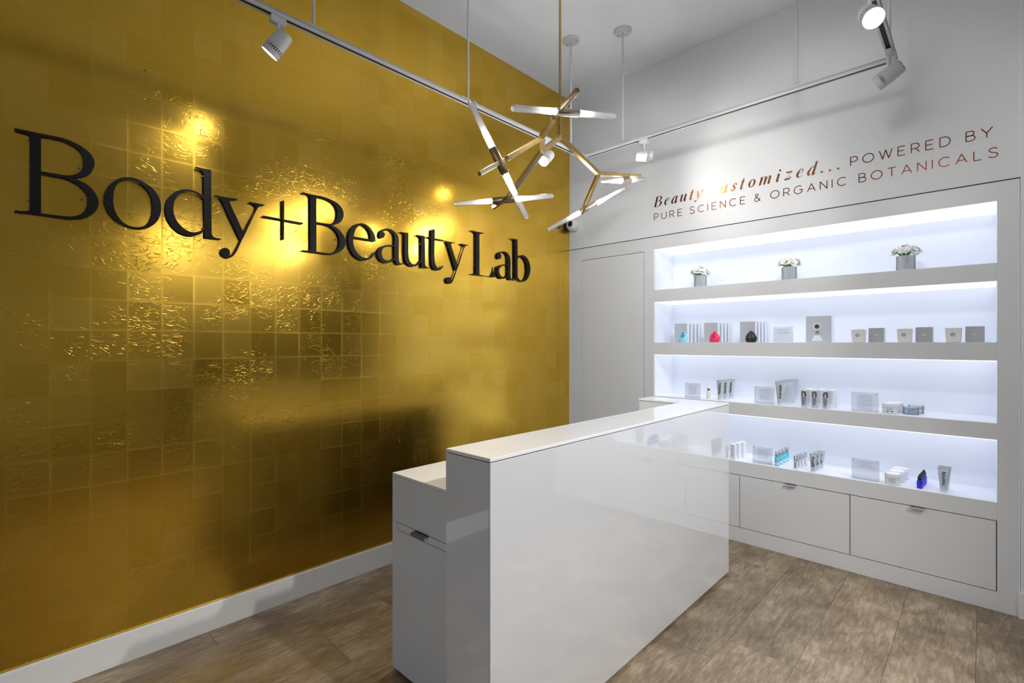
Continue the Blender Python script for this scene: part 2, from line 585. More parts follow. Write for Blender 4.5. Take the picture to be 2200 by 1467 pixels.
# ------------------------------------------------------------------ built-in shelving
NX0, NX1, ND = 0.836, 2.775, 0.336
NZ = [(1.817, 2.139), (1.401, 1.722), (0.979, 1.306), (0.566, 0.893)]   # niches, top to bottom
G_ = 0.0021
un = thing('shelving_unit', 'white built-in shelving with four lit niches, drawers below and a tall flush door', 'shelving')


def face(name, x0, x1, z0, z1, mat='unit_white', y1=0.020, par=un):
    return box(name, (x0, x1, 0.0, y1, z0, z1), mat, par, 0.0008)


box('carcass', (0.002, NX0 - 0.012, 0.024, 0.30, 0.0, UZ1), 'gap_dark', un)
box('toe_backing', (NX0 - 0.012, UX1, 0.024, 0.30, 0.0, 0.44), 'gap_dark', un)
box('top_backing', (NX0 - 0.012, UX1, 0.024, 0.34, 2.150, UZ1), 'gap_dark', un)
box('shadow_gap', (0.002, UX1, 0.006, 0.024, UZ1, UZ1 + 0.0055), 'gap_dark', un)  # near-black strip added to put shade into this reveal
face('stile', 0.0022, 0.136 - G_, 0.0, UZ1)
face('stile', 0.7455 + G_, NX0, 0.0, UZ1)
face('stile', NX1, UX1, 0.0, UZ1)
face('rail', 0.136 - G_, 0.7455 + G_, 2.131 + G_, UZ1)
face('rail', NX0, NX1, NZ[0][1], UZ1)
face('rail', 0.136 - G_, 0.7455 + G_, 0.0, 0.101)
face('rail', NX0, NX1, 0.0, 0.1025 - G_)
td = face('tall_door', 0.136 + G_, 0.7455 - G_, 0.101 + 2 * G_, 2.131 - G_)
for zb, zt, yy in ((NZ[1][1], NZ[0][0], ND), (NZ[2][1], NZ[1][0], ND), (NZ[3][1], NZ[2][0], ND)):
    box('shelf', (NX0, NX1, 0.0, yy, zb, zt), 'unit_white', un, 0.0012)
box('shelf', (NX0, NX1, 0.0, ND, 0.4700 + G_, NZ[3][0]), 'unit_white', un, 0.0012)
box('back_panel', (NX0 - 0.012, NX1 + 0.012, ND, ND + 0.012, 0.45, 2.155), 'niche_white', un)
box('side_panel', (NX0 - 0.012, NX0, 0.020, ND, 0.45, 2.155), 'niche_white', un)
box('side_panel', (NX1, NX1 + 0.012, 0.020, ND, 0.45, 2.155), 'niche_white', un)
box('niche_top', (NX0, NX1, 0.020, ND, 2.1392, 2.150), 'niche_white', un)
for z0, z1 in NZ:
    box('light_strip', (NX0 + 0.002, NX1 - 0.002, 0.003, ND - 0.002, z1 - 0.004, z1 - 0.0004), 'niche_light', un)
    box('shelf_liner', (NX0 + 0.0005, NX1 - 0.0005, 0.003, ND - 0.0005, z0, z0 + 0.0006), 'niche_white', un)


def tab_pull(par, xc, z, y, w=0.065, mat='chrome'):
    m = MB().box(xc - w / 2, xc + w / 2, y - 0.020, y + 0.004, z - 0.0005, z + 0.0015)
    m.box(xc - w / 2, xc + w / 2, y - 0.020, y - 0.0175, z - 0.0075, z - 0.0005)
    return obj('handle', m, mat, par)


for x0, x1 in ((0.842, 1.4872), (1.4872, 2.1343), (2.1343, 2.7735)):
    d = face('drawer_front', x0 + G_, x1 - G_, 0.1025 + G_, 0.4700 - G_)
    tab_pull(d, (x0 + x1) / 2, 0.4700 - G_ + 0.0002, 0.0)

# ------------------------------------------------------------------ reception desk
CH = 1.0376
dk = thing('reception_desk', 'white glossy L-shaped reception desk with a tall transaction counter', 'desk', (1.5, -1.5, 0))
DO = Vector((1.5, -1.5, 0))


def dbox(name, b, mat, par=dk, bevel=0.0015):
    o = MB().box(b[0] - DO.x, b[1] - DO.x, b[2] - DO.y, b[3] - DO.y, b[4], b[5])
    return obj(name, o, mat, par, bevel)


HX0, HX1, HY0, HY1 = 1.392, 1.613, -2.539, -0.548
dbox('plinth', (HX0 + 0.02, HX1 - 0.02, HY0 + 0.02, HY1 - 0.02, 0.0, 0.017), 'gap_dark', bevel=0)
dbox('counter_body', (HX0, HX1 - 0.0085, HY0 + 0.0075, HY1, 0.017, CH - 0.015), 'satin_white')
dbox('front_panel', (HX1 - 0.008, HX1, HY0, HY1, 0.017, CH - 0.0145), 'gloss_white', bevel=0.0018)
dbox('end_panel', (HX0, HX1 - 0.0088, HY0, HY0 + 0.007, 0.017, CH - 0.0145), 'gloss_white', bevel=0.0012)
dbox('counter_core', (HX0 + 0.004, HX1 - 0.004, HY0 + 0.004, HY1 - 0.002, CH - 0.0150, CH - 0.0118), 'steel_dark', bevel=0)
tp = MB()
TZ0, TZ1 = CH - 0.0115, CH
WX0, WY0, WY1 = 1.105, -0.724, -0.552
out = [(HX0, HY0), (HX1, HY0), (HX1, HY1), (WX0, WY1), (WX0, WY0), (HX0, WY0)]
out = [(a - DO.x, b - DO.y) for a, b in out]
n = len(out)
tp.add([(a, b, TZ0) for a, b in out] + [(a, b, TZ1) for a, b in out],
       [tuple(range(n))[::-1], tuple(range(n, 2 * n))] + [(i, (i + 1) % n, n + (i + 1) % n, n + i) for i in range(n)])
obj('counter_top', tp, 'top_white', dk, 0.0015)
dbox('return_panel', (WX0 + 0.003, HX0 - 0.0005, WY0 + 0.003, WY1 - 0.004, 0.017, CH - 0.0125), 'satin_white')
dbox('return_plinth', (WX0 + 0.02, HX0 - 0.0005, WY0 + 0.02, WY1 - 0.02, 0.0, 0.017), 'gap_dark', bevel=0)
# low work surface behind the counter, with a drawer pedestal at the near end
LX0, LX1, LY0, LY1, LH = 0.898, 1.3915, -2.4347, -0.73, 0.8452
dbox('worktop', (LX0, LX1, LY0, LY1, LH - 0.012, LH), 'worktop', bevel=0.001)
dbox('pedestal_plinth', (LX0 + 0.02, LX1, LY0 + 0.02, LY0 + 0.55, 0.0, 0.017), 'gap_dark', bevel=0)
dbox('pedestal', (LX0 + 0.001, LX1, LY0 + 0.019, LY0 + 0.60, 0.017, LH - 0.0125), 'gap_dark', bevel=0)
dbox('pedestal_side', (LX0, LX0 + 0.0008, LY0 + 0.019, LY0 + 0.60, 0.017, LH - 0.0125), 'satin_white', bevel=0)
dbox('pedestal_front', (LX0, LX1, LY0, LY0 + 0.018, 0.017, 0.6095), 'satin_white', bevel=0.0008)
dbox('pedestal_front', (LX0, 0.9320, LY0, LY0 + 0.018, 0.6100, 0.6425), 'satin_white', bevel=0)
dbox('pedestal_front', (LX0, LX1, LY0, LY0 + 0.018, 0.6430, LH - 0.0128), 'satin_white', bevel=0.0008)
dr = dbox('drawer', (0.9345, LX1, LY0 + 0.0005, LY0 + 0.018, 0.6118, 0.6402), 'satin_white', bevel=0.0005)
h = MB().box(1.067 - DO.x, 1.154 - DO.x, LY0 - 0.024 - DO.y, LY0 + 0.004 - DO.y, 0.6386, 0.6406)
h.box(1.067 - DO.x, 1.154 - DO.x, LY0 - 0.024 - DO.y, LY0 - 0.021 - DO.y, 0.629, 0.6386)
obj('handle', h, 'steel_dark', dr)
dbox('leg_panel', (LX0 + 0.03, LX1, LY1 - 0.03, LY1 - 0.002, 0.0, LH - 0.0125), 'satin_white')

# ------------------------------------------------------------------ lettering on the gold wall
def outline_mesh(splines, depth, res=7):
    cu = bpy.data.curves.new('outline', 'CURVE')
    cu.dimensions = '2D'; cu.fill_mode = 'BOTH'
    cu.extrude = depth / 2; cu.resolution_u = res
    for pts in splines:
        sp = cu.splines.new('BEZIER')
        sp.bezier_points.add(len(pts) - 1)
        sp.use_cyclic_u = True
        for bp, p in zip(sp.bezier_points, pts):
            bp.co = (p[0], p[1], 0)
            t = 'VECTOR' if p[2] else 'AUTO'
            bp.handle_left_type = bp.handle_right_type = t
    o = bpy.data.objects.new('outline', cu)
    COL.objects.link(o)
    dg = bpy.context.evaluated_depsgraph_get()
    dg.update()
    me = bpy.data.meshes.new_from_object(o.evaluated_get(dg))
    bpy.data.objects.remove(o, do_unlink=True)
    bpy.data.curves.remove(cu)
    return me


SIGN = {
 'B1': (-3.5590, [[(0,3302,1), (385,3308,0), (751,3317,0), (1128,3328,0), (1462,3324,0), (1761,3241,0), (2067,3089,0), (2289,2873,0), (2383,2605,0), (2334,2298,0), (2200,2059,0), (1979,1894,0), (1653,1781,1), (1891,1723,0), (2177,1586,0), (2402,1314,0), (2515,984,0), (2474,680,0), (2311,413,0), (2023,199,0), (1675,92,0), (1252,72,0), (761,79,0), (346,75,0), (9,54,1), (9,127,1), (249,141,0), (385,187,0), (430,264,1), (430,3117,1), (385,3193,0), (210,3213,0), (9,3235,1)], [(751,3228,1), (1045,3247,0), (1378,3242,0), (1632,3166,0), (1848,3041,0), (1979,2861,0), (2023,2597,0), (2001,2300,0), (1891,2055,0), (1675,1895,0), (1462,1834,0), (1128,1828,0), (751,1812,1)], [(751,1729,1), (1128,1724,0), (1462,1712,0), (1718,1624,0), (1957,1463,0), (2111,1250,0), (2160,998,0), (2122,669,0), (1979,380,0), (1739,219,0), (1462,162,0), (1128,148,0), (751,152,1)]]),
 'o': (-3.2897, [[(0,1125,0), (63,1517,0), (254,1874,0), (512,2127,0), (797,2246,0), (1087,2257,0), (1406,2144,0), (1708,1943,0), (1921,1645,0), (2012,1231,0), (1981,820,0), (1850,479,0), (1615,224,0), (1314,79,0), (1020,47,0), (708,111,0), (425,268,0), (190,512,0), (53,811,0)], [(311,1300,0), (361,1639,0), (490,1943,0), (687,2114,0), (908,2175,0), (1155,2127,0), (1429,1937,0), (1615,1665,0), (1690,1309,0), (1685,879,0), (1615,552,0), (1452,281,0), (1223,137,0), (997,110,0), (731,184,0), (512,407,0), (361,735,0), (311,1026,0)]]),
 'd': (-3.0711, [[(1199,3384,1), (1497,3370,0), (1842,3390,1), (1866,285,1), (1956,151,0), (2265,114,1), (2265,68,1), (1564,53,1), (1564,389,1), (1444,272,0), (1233,123,0), (948,42,0), (642,89,0), (367,251,0), (146,536,0), (24,863,0), (0,1208,0), (72,1572,0), (268,1892,0), (542,2114,0), (846,2212,0), (1155,2206,0), (1391,2122,0), (1529,2030,1), (1529,3128,1), (1444,3253,0), (1199,3318,1)], [(1540,1886,1), (1339,2065,0), (1077,2144,0), (820,2111,0), (592,1962,0), (404,1700,0), (313,1358,0), (310,1064,0), (392,756,0), (567,492,0), (820,297,0), (1077,234,0), (1339,322,0), (1559,495,1)]]),
 'y1': (-2.8730, [[(0,2201,1), (467,2194,0), (1022,2218,1), (1017,2154,1), (763,2108,0), (665,2017,1), (717,1876,0), (1017,1223,0), (1311,569,1), (1585,1197,0), (1889,1904,0), (1889,2022,0), (1779,2096,0), (1585,2140,1), (1585,2195,1), (2323,2196,1), (2318,2142,1), (2148,2092,0), (2024,1997,0), (1926,1820,0), (1370,488,0), (1158,-6,0), (1017,-358,0), (878,-605,0), (740,-745,0), (603,-797,0), (467,-779,0), (333,-681,0), (272,-534,0), (310,-404,0), (422,-326,0), (558,-325,0), (660,-406,0), (690,-529,0), (665,-671,1), (763,-608,0), (901,-399,0), (1017,-167,0), (1158,173,1), (1017,458,0), (649,1257,0), (389,1847,0), (310,2006,0), (199,2124,0), (0,2151,1)]]),
 'plus': (-2.6507, [[(1000,2601,1), (1093,2620,1), (1093,1608,1), (2101,1600,1), (2087,1520,1), (1093,1527,1), (1093,520,1), (1000,506,1), (1000,1529,1), (0,1542,1), (12,1616,1), (1000,1610,1)]]),
 'B2': (-2.4441, [[(0,3291,1), (390,3275,0), (788,3278,0), (1195,3289,0), (1643,3224,0), (2035,3087,0), (2301,2858,0), (2418,2549,0), (2368,2256,0), (2201,2006,0), (1936,1850,0), (1659,1774,1), (1969,1668,0), (2267,1451,0), (2486,1170,0), (2546,862,0), (2452,564,0), (2234,329,0), (1903,144,0), (1514,57,0), (788,53,0), (0,38,1), (0,95,1), (360,138,0), (445,209,1), (445,3107,1), (330,3193,0), (0,3226,1)], [(788,3181,1), (1195,3191,0), (1514,3144,0), (1805,3009,0), (1986,2780,0), (2035,2477,0), (1986,2155,0), (1838,1942,0), (1611,1818,0), (1354,1795,0), (788,1781,1)], [(788,1696,1), (1322,1712,0), (1643,1644,0), (1936,1460,0), (2118,1176,0), (2167,838,0), (2085,513,0), (1903,285,0), (1611,143,0), (1322,115,0), (788,114,1)]]),
 'e': (-2.1735, [[(1809,1244,1), (1775,1544,0), (1579,1877,0), (1304,2111,0), (943,2203,0), (624,2134,0), (310,1909,0), (86,1568,0), (0,1172,0), (34,795,0), (189,434,0), (449,147,0), (801,-3,0), (1123,3,0), (1450,125,0), (1671,351,0), (1812,579,1), (1757,595,1), (1597,375,0), (1377,199,0), (1087,146,0), (765,236,0), (501,476,0), (345,808,0), (317,1230,1)], [(345,1321,1), (414,1621,0), (589,1924,0), (836,2096,0), (1087,2058,0), (1322,1868,0), (1450,1625,0), (1487,1318,1)]]),
 'a1': (-1.9794, [[(139,1738,0), (189,1893,0), (374,2057,0), (645,2162,0), (920,2178,0), (1198,2088,0), (1427,1912,0), (1526,1684,0), (1544,1473,0), (1551,284,0), (1604,138,0), (1729,82,0), (1909,168,1), (1899,111,1), (1765,34,0), (1604,-8,0), (1409,24,0), (1286,161,0), (1233,291,1), (989,126,0), (679,15,0), (374,38,0), (139,202,0), (0,435,0), (23,659,0), (173,886,0), (441,1057,0), (782,1157,0), (1226,1214,1), (1233,1609,0), (1180,1873,0), (989,2054,0), (782,2104,0), (577,2052,0), (391,1926,1), (509,1841,0), (519,1709,0), (424,1569,0), (290,1510,0), (156,1563,0)], [(1226,1148,1), (920,1104,0), (645,1026,0), (408,874,0), (307,668,0), (323,433,0), (441,240,0), (679,173,0), (954,218,0), (1233,397,1)]]),
 'u': (-1.8143, [[(0,2131,1), (331,2130,0), (616,2154,1), (630,683,0), (678,441,0), (807,239,0), (1031,146,0), (1257,181,0), (1485,334,0), (1630,510,1), (1630,1969,1), (1523,2038,0), (1238,2091,1), (1245,2136,1), (1638,2138,0), (1921,2151,1), (1948,245,1), (2026,126,0), (2282,84,1), (2282,38,1), (1638,6,1), (1638,384,1), (1447,187,0), (1144,33,0), (845,0,0), (586,89,0), (403,284,0), (342,554,0), (331,2000,1), (240,2063,0), (7,2081,1)]]),
 't': (-1.6109, [[(426,2655,1), (715,2768,1), (715,2131,1), (1424,2117,1), (1416,2066,1), (715,2053,1), (715,597,0), (788,345,0), (950,168,0), (1155,118,0), (1300,206,0), (1403,340,1), (1466,317,1), (1320,126,0), (1114,-4,0), (869,-31,0), (627,51,0), (466,276,0), (426,562,0), (418,2066,1), (129,2076,0), (0,2008,1), (12,2080,0), (110,2140,0), (418,2143,1)]]),
 'y2': (-1.4641, [[(0,2114,1), (491,2085,0), (1022,2094,1), (1005,2054,1), (771,2026,0), (659,1953,1), (731,1738,0), (1279,501,1), (1547,1152,0), (1848,1895,0), (1819,1987,0), (1714,2020,0), (1547,2054,1), (1556,2109,1), (2285,2102,1), (2276,2059,1), (2072,2017,0), (1945,1915,0), (1382,544,0), (1136,11,0), (932,-466,0), (771,-747,0), (611,-852,0), (412,-841,0), (274,-714,0), (274,-543,0), (432,-410,0), (611,-440,0), (671,-569,0), (639,-744,1), (771,-575,0), (973,-210,0), (1119,73,1), (973,388,0), (313,1959,0), (215,2063,0), (0,2071,1)]]),
 'L': (-1.2077, [[(22,3235,1), (613,3217,0), (1273,3234,1), (1255,3182,1), (948,3132,0), (813,3045,1), (813,55,1), (1424,32,0), (1885,50,0), (2119,131,0), (2284,378,0), (2412,828,1), (2465,823,1), (2450,20,1), (0,-10,1), (22,47,1), (349,74,0), (472,152,1), (472,3046,1), (349,3141,0), (22,3179,1)]]),
 'a2': (-0.9469, [[(72,1652,0), (130,1831,0), (371,2017,0), (714,2122,0), (1060,2109,0), (1361,1938,0), (1513,1659,0), (1538,1415,0), (1548,254,0), (1614,91,0), (1767,63,0), (1880,109,1), (1880,46,1), (1665,-24,0), (1412,-22,0), (1260,128,0), (1200,203,1), (961,75,0), (615,-27,0), (274,44,0), (58,281,0), (0,548,0), (130,819,0), (420,1007,0), (812,1121,0), (1225,1175,1), (1225,1623,0), (1110,1923,0), (862,2048,0), (615,2026,0), (396,1928,1), (493,1809,0), (493,1637,0), (371,1494,0), (178,1494,0)], [(1225,1105,1), (812,1044,0), (469,891,0), (284,647,0), (323,376,0), (518,171,0), (862,135,0), (1110,229,0), (1225,363,1)]]),
 'b': (-0.7814, [[(0,3289,1), (344,3281,0), (681,3315,1), (707,1781,1), (944,1990,0), (1262,2121,0), (1638,2060,0), (1965,1845,0), (2184,1468,0), (2251,1035,0), (2129,582,0), (1855,190,0), (1476,-9,0), (1102,-49,0), (812,39,0), (629,165,1), (395,-52,1), (380,3109,1), (266,3209,0), (0,3240,1)], [(697,1709,1), (891,1894,0), (1156,1981,0), (1476,1876,0), (1747,1564,0), (1855,1102,0), (1801,586,0), (1584,201,0), (1262,26,0), (944,87,0), (707,298,1)]]),
}


LETTER_LABEL = {
    'B1': ('letter_b', 'tall black capital B at the far left end of the sign, before the o', [(420, 600), (420, 3000), (1900, 2300), (2000, 1000)]),
    'o': ('letter_o', 'black lowercase o following the leftmost capital B', [(230, 1100), (1780, 1100)]),
    'd': ('letter_d', 'black lowercase d between the o and the first y', [(1500, 3000), (1500, 500), (230, 1100)]),
    'y1': ('letter_y', 'black lowercase y just left of the plus sign', [(600, 1700), (500, -550)]),
    'plus': ('plus_sign', 'thin black plus sign between the two words beginning with B', [(1050, 2450), (1050, 700)]),
    'B2': ('letter_b', 'black capital B directly right of the plus sign', [(520, 600), (520, 2900), (2000, 1000)]),
    'e': ('letter_e', 'black lowercase e right of the second capital B', [(260, 1000), (1600, 1500)]),
    'a1': ('letter_a', 'black lowercase a between the e and the u', [(1350, 1800), (1350, 500), (200, 700)]),
    'u': ('letter_u', 'black lowercase u between the a and the t', [(400, 1600), (1600, 1600)]),
    't': ('letter_t', 'black lowercase t with a thin crossbar, right of the u', [(700, 2200), (700, 600)]),
    'y2': ('letter_y', 'black lowercase y just left of the capital L', [(500, 1700), (400, -550)]),
    'L': ('letter_l', 'black capital L near the right end of the sign', [(620, 2700), (620, 700)]),
    'a2': ('letter_a', 'black lowercase a between the capital L and the b', [(1300, 1700), (1300, 600)]),
    'b': ('letter_b', 'black lowercase b ending the sign at the right', [(500, 2900), (500, 700), (2000, 1200)]),
}
L_BACK, L_FRONT = 0.010, 0.018
for key, (y0, outs) in SIGN.items():
    me = outline_mesh([[(a / 1e4, b / 1e4, c) for a, b, c in o] for o in outs], L_FRONT - L_BACK)
    mid = (L_BACK + L_FRONT) / 2
    for v in me.vertices:
        u, w, e = v.co
        v.co = (e + mid, u, w)
    nm, lab, pins = LETTER_LABEL[key]
    t = thing(nm, lab, 'sign letter', (0, y0, 1.9), 'letters of the gold wall sign')
    obj('face', me, 'sign_black', t)
    for pu, pv in pins:
        obj('standoff_pin', MB().rod((0.0004, pu / 1e4, pv / 1e4), (L_BACK + 0.002, pu / 1e4, pv / 1e4), 0.004, 10), 'steel_dark', t)

# ------------------------------------------------------------------ vinyl lettering above the shelves
def smooth_line(pts, k=6):
    if len(pts) < 3:
        return [tuple(p) for p in pts]
    res = []
    P = [pts[0]] + list(pts) + [pts[-1]]
    for i in range(1, len(P) - 2):
        for j in range(k):
            t = j / k
            res.append(tuple(0.5 * (2 * b + (c - a) * t + (2 * a - 5 * b + 4 * c - d) * t * t + (3 * b - a - 3 * c + d) * t ** 3)
                             for a, b, c, d in zip(P[i - 1], P[i], P[i + 1], P[i + 2])))
    res.append(tuple(pts[-1]))
    return res


def stroke(mb, pts, sx, sy, x0, z0, y, shear=0.0, closed=False):
    """flat ribbon on the shelf wall through (u, v, width) points"""
    pts = [(p[0], p[1], p[2]) for p in pts]
    q = []
    m = len(pts)
    for i, (u, v, w) in enumerate(pts):
        a = pts[i - 1] if (i > 0 or closed) else pts[i]
        b = pts[(i + 1) % m] if (i < m - 1 or closed) else pts[i]
        d = Vector((b[0] - a[0], b[1] - a[1]))
        if d.length < 1e-9:
            d = Vector((1, 0))
        d.normalize()
        nrm = Vector((-d.y, d.x))
        sc = 1.0
        if 0 < i < m - 1:
            e = Vector((u - a[0], v - a[1]))
            if e.length > 1e-9:
                e.normalize()
                sc = 1 / max(0.45, abs(e.dot(d)))
        for s_ in (1, -1):
            uu, vv = u + nrm.x * s_ * w / 2 * sc, v + nrm.y * s_ * w / 2 * sc
            q.append((x0 + sx * (uu + shear * vv), y, z0 + sy * vv))
    k = len(q)
    base = [(a, y + 0.0009, c) for a, _, c in q]
    fs = []
    rng_ = range(m) if closed else range(m - 1)
    for i in rng_:
        j = (i + 1) % m
        A, B, C_, D = 2 * i, 2 * i + 1, 2 * j + 1, 2 * j
        fs += [(A, B, C_, D), (A, D, D + k, A + k), (B, B + k, C_ + k, C_)]
    mb.add(q + base, fs)


def arc(cx, cy, rx, ry, a0, a1, n=16):
    return [(cx + rx * math.cos(math.radians(a0 + (a1 - a0) * i / n)), cy + ry * math.sin(math.radians(a0 + (a1 - a0) * i / n))) for i in range(n + 1)]


CAPS = {
    'P': (0.66, [[(0, 0), (0, 1)], [(0, 1), (.38, 1)] + arc(.38, .72, .28, .28, 90, -90) + [(0, .44)]]),
    'U': (0.76, [[(0, 1), (0, .38)] + arc(.38, .38, .38, .38, 180, 360) + [(.76, 1)]]),
    'R': (0.70, [[(0, 0), (0, 1)], [(0, 1), (.38, 1)] + arc(.38, .72, .28, .28, 90, -90) + [(0, .44)], [(.36, .44), (.70, 0)]]),
    'E': (0.64, [[(0, 0), (0, 1)], [(0, 1), (.64, 1)], [(0, .52), (.56, .52)], [(0, 0), (.64, 0)]]),
    'S': (0.68, [smooth_line([(.64, .86), (.5, .98), (.32, 1), (.1, .9), (.06, .73), (.2, .57), (.42, .49), (.63, .4), (.68, .22), (.56, .05), (.34, 0), (.14, .05), (.02, .17)], 4)]),
    'C': (0.88, [arc(.5, .5, .5, .5, 45, 315, 24)]),
    'I': (0.02, [[(0, 0), (0, 1)]]),
    'N': (0.74, [[(0, 0), (0, 1)], [(0, 1), (.74, 0)], [(.74, 0), (.74, 1)]]),
    '&': (0.74, [smooth_line([(.74, 0), (.45, .35), (.18, .68), (.14, .84), (.28, 1), (.44, .95), (.48, .82), (.38, .68), (.1, .45), (.02, .25), (.12, .05), (.32, 0), (.52, .1), (.72, .45)], 4)]),
    'O': (1.04, [arc(.52, .5, .52, .5, 0, 360, 28)]),
    'G': (0.98, [arc(.5, .5, .5, .5, 45, 320, 24) + [(.94, .48), (.6, .48)]]),
    'A': (0.88, [[(0, 0), (.44, 1)], [(.44, 1), (.88, 0)], [(.15, .33), (.73, .33)]]),
    'B': (0.68, [[(0, 0), (0, 1)], [(0, 1), (.36, 1)] + arc(.36, .765, .24, .235, 90, -90) + [(0, .53)], [(0, .53), (.4, .53)] + arc(.4, .265, .28, .265, 90, -90) + [(0, 0)]]),
    'T': (0.76, [[(0, 1), (.76, 1)], [(.38, 1), (.38, 0)]]),
    'L': (0.60, [[(0, 1), (0, 0)], [(0, 0), (.6, 0)]]),
    'W': (1.16, [[(0, 1), (.3, 0)], [(.3, 0), (.58, 1)], [(.58, 1), (.86, 0)], [(.86, 0), (1.16, 1)]]),
    'D': (0.82, [[(0, 0), (0, 1)], [(0, 1), (.34, 1)] + arc(.34, .5, .48, .5, 90, -90) + [(0, 0)]]),
    'Y': (0.84, [[(0, 1), (.42, .45)], [(.42, .45), (.84, 1)], [(.42, .45), (.42, 0)]]),
}


def caps_word(par, word, x0, x1, z0, hgt, mat):
    wid = sum(CAPS[c][0] for c in word) * hgt
    gap = (x1 - x0 - wid) / max(1, len(word) - 1)
    x = x0
    for c in word:
        mb = MB()
        for s_ in CAPS[c][1]:
            stroke(mb, [(a, b, 0.100) for a, b in s_], hgt, hgt, 0, 0, 0)
        obj('letter', mb, mat, par, loc=(x - par.location.x, -0.0012, z0 - par.location.z))
        x += CAPS[c][0] * hgt + gap


HAIR = 0.05
ITAL = {
    'B': (1.12, [[(.12, 0, .26), (.12, 1.5, .26)], [(.12, 1.47, .05), (.5, 1.47, .07), (.78, 1.3, .18), (.8, 1.08, .24), (.58, .83, .07), (.15, .8, .05)],
                 [(.15, .8, .05), (.62, .79, .07), (.92, .58, .2), (.92, .32, .26), (.65, .05, .08), (.12, .02, .05)]], []),
    'e': (0.72, [[(.14, .45, .04), (.46, .55, .05), (.62, .75, .09), (.54, .95, .06), (.38, .97, .07), (.2, .75, .2), (.12, .42, .26), (.2, .13, .2), (.4, .03, .07), (.66, .22, .04)]], []),
    'a': (0.94, [[(.64, .88, .04), (.48, .98, .06), (.28, .8, .16), (.12, .42, .25), (.17, .12, .2), (.34, .03, .08), (.5, .18, .05), (.62, .5, .04)],
                 [(.70, 1.0, .2), (.68, .16, .24), (.76, .03, .1), (.92, .2, .04)]], []),
    'u': (1.0, [[(0, .85, .04), (.13, .98, .1), (.17, .85, .24), (.15, .25, .24), (.24, .04, .1), (.42, .1, .05), (.62, .6, .04)],
                [(.72, 1.0, .24), (.70, .18, .24), (.78, .03, .1), (.96, .2, .04)]], []),
    't': (0.56, [[(.26, 1.4, .06), (.22, 1.1, .22), (.17, .2, .24), (.25, .03, .1), (.48, .2, .04)], [(-.02, .99, .05), (.48, .99, .05)]], []),
    'y': (0.84, [[(0, .85, .04), (.11, .98, .1), (.2, .8, .24), (.32, .1, .2)], [(.74, 1.0, .12), (.76, .88, .1), (.56, .3, .05), (.26, -.25, .05), (.08, -.38, .06)]], [(.04, -.32, .12), (.74, .95, .10)]),
    'c': (0.72, [[(.56, .96, .06), (.38, .98, .06), (.2, .75, .2), (.12, .42, .26), (.2, .13, .2), (.4, .03, .07), (.64, .22, .04)]], [(.58, .82, .11)]),
    's': (0.64, [[(.52, .88, .06), (.4, .97, .06), (.22, .93, .07), (.18, .72, .2), (.38, .45, .24), (.44, .22, .18), (.28, .04, .06), (.1, .08, .07)]], [(.08, .18, .11), (.52, .82, .09)]),
    'o': (0.90, 'ring', []),
    'm': (1.50, [[(0, .85, .04), (.12, .98, .1), (.15, .85, .24), (.13, 0, .24)], [(.16, .3, .04), (.4, .9, .05), (.58, .96, .1), (.66, .8, .24), (.62, 0, .24)],
                 [(.66, .3, .04), (.9, .9, .05), (1.08, .96, .1), (1.16, .8, .24), (1.12, .18, .24), (1.2, .03, .1), (1.38, .2, .04)]], []),
    'i': (0.48, [[(0, .85, .04), (.12, .98, .1), (.17, .82, .24), (.14, .2, .24), (.22, .03, .1), (.4, .2, .04)]], [(.2, 1.36, .13)]),
    'z': (0.84, [[(.08, .9, .2), (.72, .92, .14)], [(.74, .93, .04), (.04, .06, .04)], [(.04, .07, .1), (.4, .1, .2), (.68, .07, .14)]], [(.68, .24, .09)]),
    'd': (1.0, [[(.64, .88, .04), (.48, .98, .06), (.28, .8, .16), (.12, .42, .25), (.17, .12, .2), (.34, .03, .08), (.5, .18, .05), (.62, .5, .04)],
                [(.72, 1.5, .22), (.68, .16, .24), (.76, .03, .1), (.92, .2, .04)]], []),
    '.': (0.36, [], [(.12, .10, .12)]),
}
SHEAR = 0.26


def ital_word(par, word, x0, x1, z0, xh, mats):
    wid = sum(ITAL[c][0] for c in word) * xh
    gap = (x1 - x0 - wid) / max(1, len(word) - 1)
    x = x0
    for c, mat in zip(word, mats):
        adv, strokes, dots = ITAL[c]
        mb = MB()
        if strokes == 'ring':
            ring = []
            for i in range(28):
                a = 2 * math.pi * i / 28
                ring.append((.42 + .30 * math.cos(a), .5 + .46 * math.sin(a), .07 + .19 * abs(math.cos(a)) ** 1.5))
            stroke(mb, ring, xh, xh, 0, 0, 0, SHEAR, True)
        else:
            for s_ in strokes:
                stroke(mb, smooth_line(s_, 5), xh, xh, 0, 0, 0, SHEAR)
        for du, dv, r in dots:
            pts = [(xh * (du + SHEAR * dv + r * math.cos(a)), 0, xh * (dv + r * math.sin(a))) for a in [i * math.pi / 9 for i in range(18)]]
            mb.add(pts + [(p[0], .0009, p[2]) for p in pts], [tuple(range(18))] + [(i, (i + 1) % 18, 18 + (i + 1) % 18, 18 + i) for i in range(18)])
        obj('letter', mb, mat, par, loc=(x - par.location.x, -0.0012, z0 - par.location.z))
        x += adv * xh + gap


